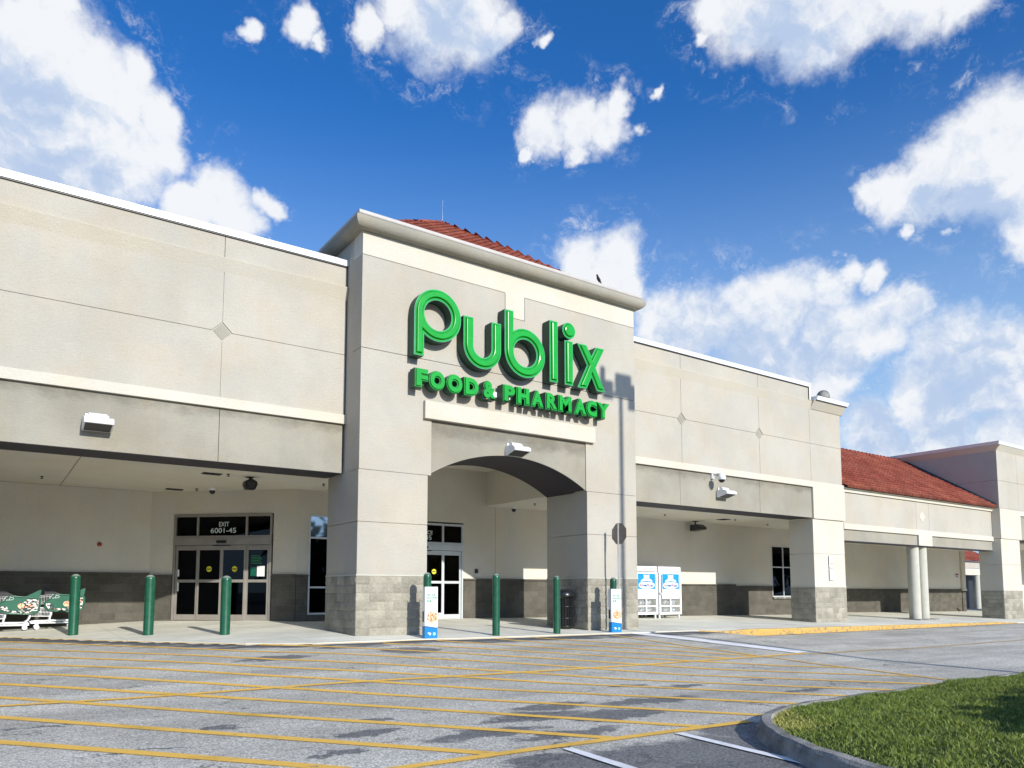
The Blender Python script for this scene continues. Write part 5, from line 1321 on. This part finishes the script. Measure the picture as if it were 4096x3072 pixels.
# ================================================================ notices
def notice(x0, x1, z0, z1, y, name, lab, words, border='galvanised', group=None):
    t = thing(name, lab, 'sign', ((x0+x1)/2, y, z0), group)
    mb = MB(); mb.bbox(x0, x1, y-.008, y+.002, z0, z1, .002); obj('plate', mb, 'sleeve_white', t)
    mb = MB()
    for a, b, c, d_ in ((x0, x1, z0, z0+.008), (x0, x1, z1-.008, z1), (x0, x0+.008, z0+.008, z1-.008), (x1-.008, x1, z0+.008, z1-.008)): mb.box(a, b, y-.0095, y-.0082, c, d_)
    obj('border', mb, border, t)
    for s_, a, b, c, d_, mt in words: obj('lettering', text_mesh(s_, x0+(x1-x0)*a, x0+(x1-x0)*b, z0+(z1-z0)*c, z0+(z1-z0)*d_, y-.0083, .0015, .02), mt, t)
notice(26.72, 27.02, 1.905, 2.365, YW-.035, 'wall_sign', 'upper white notice with red lettering on the cream pier', (('NO', .36, .60, .50, .72, 'pale_ink'), ('SOLICITING', .14, .88, .27, .42, 'red_ink')), group='notices on the cream pier')
notice(26.725, 27.025, 1.42, 1.88, YW-.035, 'wall_sign', 'lower white notice with grey lettering on the cream pier', (('NO', .34, .62, .50, .66, 'pale_ink'), ('LOITERING', .12, .90, .34, .44, 'pale_ink')), group='notices on the cream pier')
t = thing('wall_sign', 'small red topped notice at the far end of the back wall behind the columns', 'sign', (49.6, 22.58, 1.8))
mb = MB(); mb.box(49.45, 49.87, 22.575, 22.595, 1.81, 2.09); obj('plate', mb, 'sleeve_white', t)
mb = MB(); mb.box(49.46, 49.86, 22.568, 22.574, 1.99, 2.08); obj('red_header', mb, 'red_paint', t)
mb = MB(); mb.box(49.50, 49.66, 22.568, 22.574, 1.91, 1.96); mb.box(49.58, 49.80, 22.568, 22.574, 1.85, 1.89); mb.box(49.72, 49.81, 22.568, 22.574, 1.91, 1.95); obj('print', mb, 'dark_ink', t)

# ================================================================ birds
def bird(x, y, z, s, ang, lab):
    t = thing('bird', lab, 'bird', (x, y, z))
    M = Matrix.Translation((x, y, z)) @ Matrix.Rotation(ang, 4, 'Z') @ Matrix.Scale(s, 4); q = MB(M)
    q.tube([(-.15, 0, .05), (-.06, 0, .085), (.0, 0, .11), (.06, 0, .14), (.085, 0, .175), (.10, 0, .20), (.125, 0, .215), (.15, 0, .212), (.165, 0, .208)], [.006, .025, .045, .046, .034, .026, .028, .016, .003], 12)
    obj('body', q, 'bird_dark', t)
    for sy in (-.018, .018): q = MB(M); q.tube([(.01, sy, .08), (.015, sy, .0), (.04, sy, .0)], .005, 5); obj('leg', q, 'bird_dark', t)
bird(14.16, 15.82, 9.87, 1.0, R(200), 'small dark bird perched on the tower cornice near its right end')
bird(48.0, 21.8, W(48.0, 21.8), 1.15, R(160), 'small dark bird standing on the walk by the far back wall')

# ================================================================ shopping carts with green ride-on bodies
def cart():
    """profile in x (length), origin at nose bottom; nose points to -x"""
    x0, y0, z0 = 1.30, 22.72, W(1.5, 22.7)
    t = thing('shopping_cart', 'white shopping cart with a green ride-on car body half hidden by the leftmost bollard', 'shopping cart', (x0+.4, y0+.25, z0), 'shopping carts parked nose to tail along the left wall')
    top = [(.00, .66), (.015, .60), (.07, .535), (.15, .50), (.25, .485), (.60, .47), (.74, .475), (.86, .54), (.885, .66), (.895, .85), (.845, .865), (.60, .895), (.35, .915), (.26, .925), (.21, .91), (.12, .80), (.03, .74)]
    poly = [(x0+a, z0+b-.02) for a, b in top]
    mb = MB(); mb.prism(poly, y0, y0+.50); body = obj('ride_body', mb, 'cart_green', t)
    # rounded lip
    mb = MB(); mb.tube([(a, y0-.008, b) for a, b in poly] + [(poly[0][0], y0-.008, poly[0][1])], .016, 8, False); obj('body_rim', mb, 'cart_green', body)
    mb = MB(); mb.prism([(x0+.55, z0+.88), (x0+.87, z0+.845), (x0+.905, z0+1.06), (x0+.86, z0+1.055)], y0+.01, y0+.05); obj('tail_fin', mb, 'cart_green', body)
    mb = MB(); mb.prism([(x0+.02, z0+.87), (x0+.40, z0+.88), (x0+.03, z0+1.10), (x0+.0, z0+1.09)], y0+.44, y0+.48); obj('tail_fin', mb, 'black_plastic', body)
    dz = lambda pts: [(x0+a, z0+b) for a, b in pts]
    mb = MB(); mb.prism(dz([(.035, .60), (.09, .535), (.16, .505), (.60, .475), (.72, .48), (.70, .52), (.20, .545), (.20, .64), (.12, .665), (.03, .67)]), y0-.006, y0-.001)
    mb.prism(dz([(.43, .60), (.50, .55), (.60, .53), (.83, .52), (.85, .66), (.855, .82), (.62, .83), (.55, .76), (.46, .70)]), y0-.0061, y0-.0011); obj('flame_decal', mb, 'flame_decal', body)
    mb = MB(); mb.prism([(x0+.485+.075*math.cos(a_), z0+.655+.07*math.sin(a_)) for a_ in np.linspace(0, 2*math.pi, 20, endpoint=False)], y0-.008, y0-.0063); obj('fire_ball', mb, 'sandwich_picture', body)
    wl = dz([(.10, .80), (.165, .895), (.235, .885), (.31, .86), (.315, .83), (.29, .81)]); mb = MB(); mb.tube([(a, y0-.008, b) for a, b in wl + [wl[0]]], .006, 6, False)
    mb.tube([(x0+.165, y0-.008, z0+.81), (x0+.20, y0-.008, z0+.888)], .005, 6); mb.tube([(x0+.225, y0-.008, z0+.81), (x0+.245, y0-.008, z0+.875)], .005, 6); obj('window_outline', mb, 'white_plastic', body)
    # chassis
    mb = MB(); 
    for yy in (y0+.06, y0+.46):
        mb.tube([(x0-.30, yy, z0+.20), (x0-.26, yy, z0+.215), (x0+.62, yy, z0+.235), (x0+.66, yy, z0+.21), (x0+.66, yy, z0+.16)], .020, 8)
        mb.tube([(x0-.28, yy, z0+.17), (x0+.66, yy, z0+.165)], .014, 8)
        mb.tube([(x0+.12, yy, z0+.20), (x0+.17, yy, z0+.52)], .022, 8)
        mb.tube([(x0-.28, yy, z0+.49), (x0-.305, yy, z0+.33), (x0-.34, yy, z0+.24), (x0-.40, yy, z0+.21)], .022, 8)
    for xx in (-.26, .15, .62): mb.tube([(x0+xx, y0+.06, z0+.2), (x0+xx, y0+.46, z0+.2)], .016, 8)
    obj('chassis', mb, 'white_enamel', t)
    # wire basket ahead of the body
    mb = MB(); bx0, bx1 = x0-.29, x0+.16; zl, zh = z0+.345, z0+.56
    for yy in (y0+.04, y0+.48):
        for k in range(15):
            u = bx0+(bx1-bx0)*k/14; mb.tube([(u+.012, yy, zl), (u+.025*(k/14), yy, zh-.02*k/14)], .0035, 5)
        for zz in (zl, (zl+zh)/2, zh): mb.tube([(bx0, yy, zz), (bx1, yy, zz-.01)], .006, 5)
    for k in range(9): yy = y0+.04+.44*k/8; mb.tube([(bx0, yy, zh), (bx0, yy, zl), (bx1, yy, zl)], .0035, 5)
    u0, u1, zl2, zh2 = x0-.12, x0+.16, z0+.64, z0+.84
    for k in range(9): u = u0+(u1-u0)*k/8; mb.tube([(u, y0+.42, zl2), (u, y0+.42, zh2+.04*k/8)], .0035, 5)
    for zz in (zl2, zl2+.05, zh2-.02, zh2+.02): mb.tube([(u0, y0+.42, zz), (u1, y0+.42, zz+.03)], .004, 5)
    obj('wire_basket', mb, 'white_enamel', t)
    for xx, yy in ((x0-.14, y0+.05), (x0-.40, y0+.05), (x0-.14, y0+.46), (x0+.60, y0+.46)):
        w_ = MB(); base = MB(); 
        base.lathe(0, 0, [(.028, -.018), (.052, -.018), (.060, -.008), (.060, .008), (.052, .018), (.028, .018)], 18); w_.add([(xx+v[0], yy+v[2], z0+.062+v[1]) for v in base.v], base.f, True)
        wh = obj('wheel', w_, 'white_plastic', t)
        hb = MB(); base = MB(); base.lathe(0, 0, [(.024, -.022), (.024, .022)], 12); hb.add([(xx+v[0], yy+v[2], z0+.062+v[1]) for v in base.v], base.f); obj('hub', hb, 'galvanised', wh)
        f_ = MB(); f_.prism([(xx-.03, z0+.18), (xx+.04, z0+.18), (xx+.014, z0+.055), (xx-.014, z0+.055)], yy-.030, yy-.024); f_.prism([(xx-.03, z0+.18), (xx+.04, z0+.18), (xx+.014, z0+.055), (xx-.014, z0+.055)], yy+.024, yy+.030); obj('fork', f_, 'white_enamel', wh)
    return t
c0 = cart()
for k, lab in ((1, 'white shopping cart with a green ride-on car body left of the leftmost bollard'), (2, 'white shopping cart with a green ride-on body cut by the left edge of the picture')):
    c = copy_tree(c0); c.location = c0.location + Vector((-.985*k, .0, W(1.5-.985*k, 22.7)-W(1.5, 22.7))); c['label'] = lab

# ================================================================ just outside the picture: lamp post and hedge whose shadows fall into it
x, y = 15.82, 2.0; zb = mound(15.8, 2.0); 
t = thing('lamp_post', 'tall bronze car park lamp post with box heads standing on the grass island', 'lamp post', (x, y, zb))
Zt = lambda z: z + (15.94-y)*math.tan(SUN_EL)
mb = MB(); mb.tube([(x, y, zb+.6), (x, y, Zt(6.95))], [.105, .075], 16); obj('pole', mb, 'charcoal_metal', t)
mb = MB(); mb.lathe(x, y, [(.28, zb-.2), (.28, zb+.62), (.24, zb+.68)], 24); obj('base', mb, 'kerb_concrete', t)
mb = MB(); zz = Zt(6.66)
mb.box(x-.60, x+.60, y-.05, y+.05, zz+.02, zz+.12); obj('arm', mb, 'charcoal_metal', t)
for a, b, c_, d_ in ((x-.22, x+.42, 6.86, 7.30), (x+.30, x+.60, 6.44, 7.02), (x-.70, x-.30, 6.66, 7.02), (x-.80, x-.62, 6.95, 7.40)):
    mb = MB(); mb.bbox(a, b, y-.25, y+.25, Zt(c_), Zt(d_), .02); obj('lamp_head', mb, 'charcoal_metal', t)
sh = thing('hedge', 'clipped dark hedge at the back of the grass island', 'hedge', (11.8, 1.5, -.2))
mb = MB()
for k, (cx_, cy_, rx, rz) in enumerate(((8.5, 1.1, .65, .42), (9.3, 1.3, .8, .52), (10.3, 1.3, .9, .60), (11.4, 1.3, .95, .64), (12.6, 1.3, 1.0, .66), (13.9, 1.3, 1.0, .68), (15.0, 1.3, 1.0, .68))): leaf_cloud(mb, (cx_, cy_, rz*.9-.15), (rx, .60, rz), 3600, .13, k+1)
obj('foliage', mb, 'leaf_dark', sh)
mb = MB()
for cx_ in (9.3, 10.3, 11.4, 12.5, 13.7, 14.8): mb.tube([(cx_, 1.45, mound(cx_, 1.45)-.1), (cx_+.03, 1.43, .5)], [.04, .02], 7)
obj('stem', mb, 'bark', sh)

mb = MB()
for k in range(34):
    a_ = R(-80+160*k/33+180+random.uniform(-2, 2)); d_ = random.uniform(70, 95); leaf_cloud(mb, (d_*math.sin(a_), d_*math.cos(a_), random.uniform(3, 6)), (8, 6, random.uniform(5, 8)), 260, 2.0, k+50)
o = obj('far_wood', mb, 'leaf_dark'); o['kind'] = 'stuff'
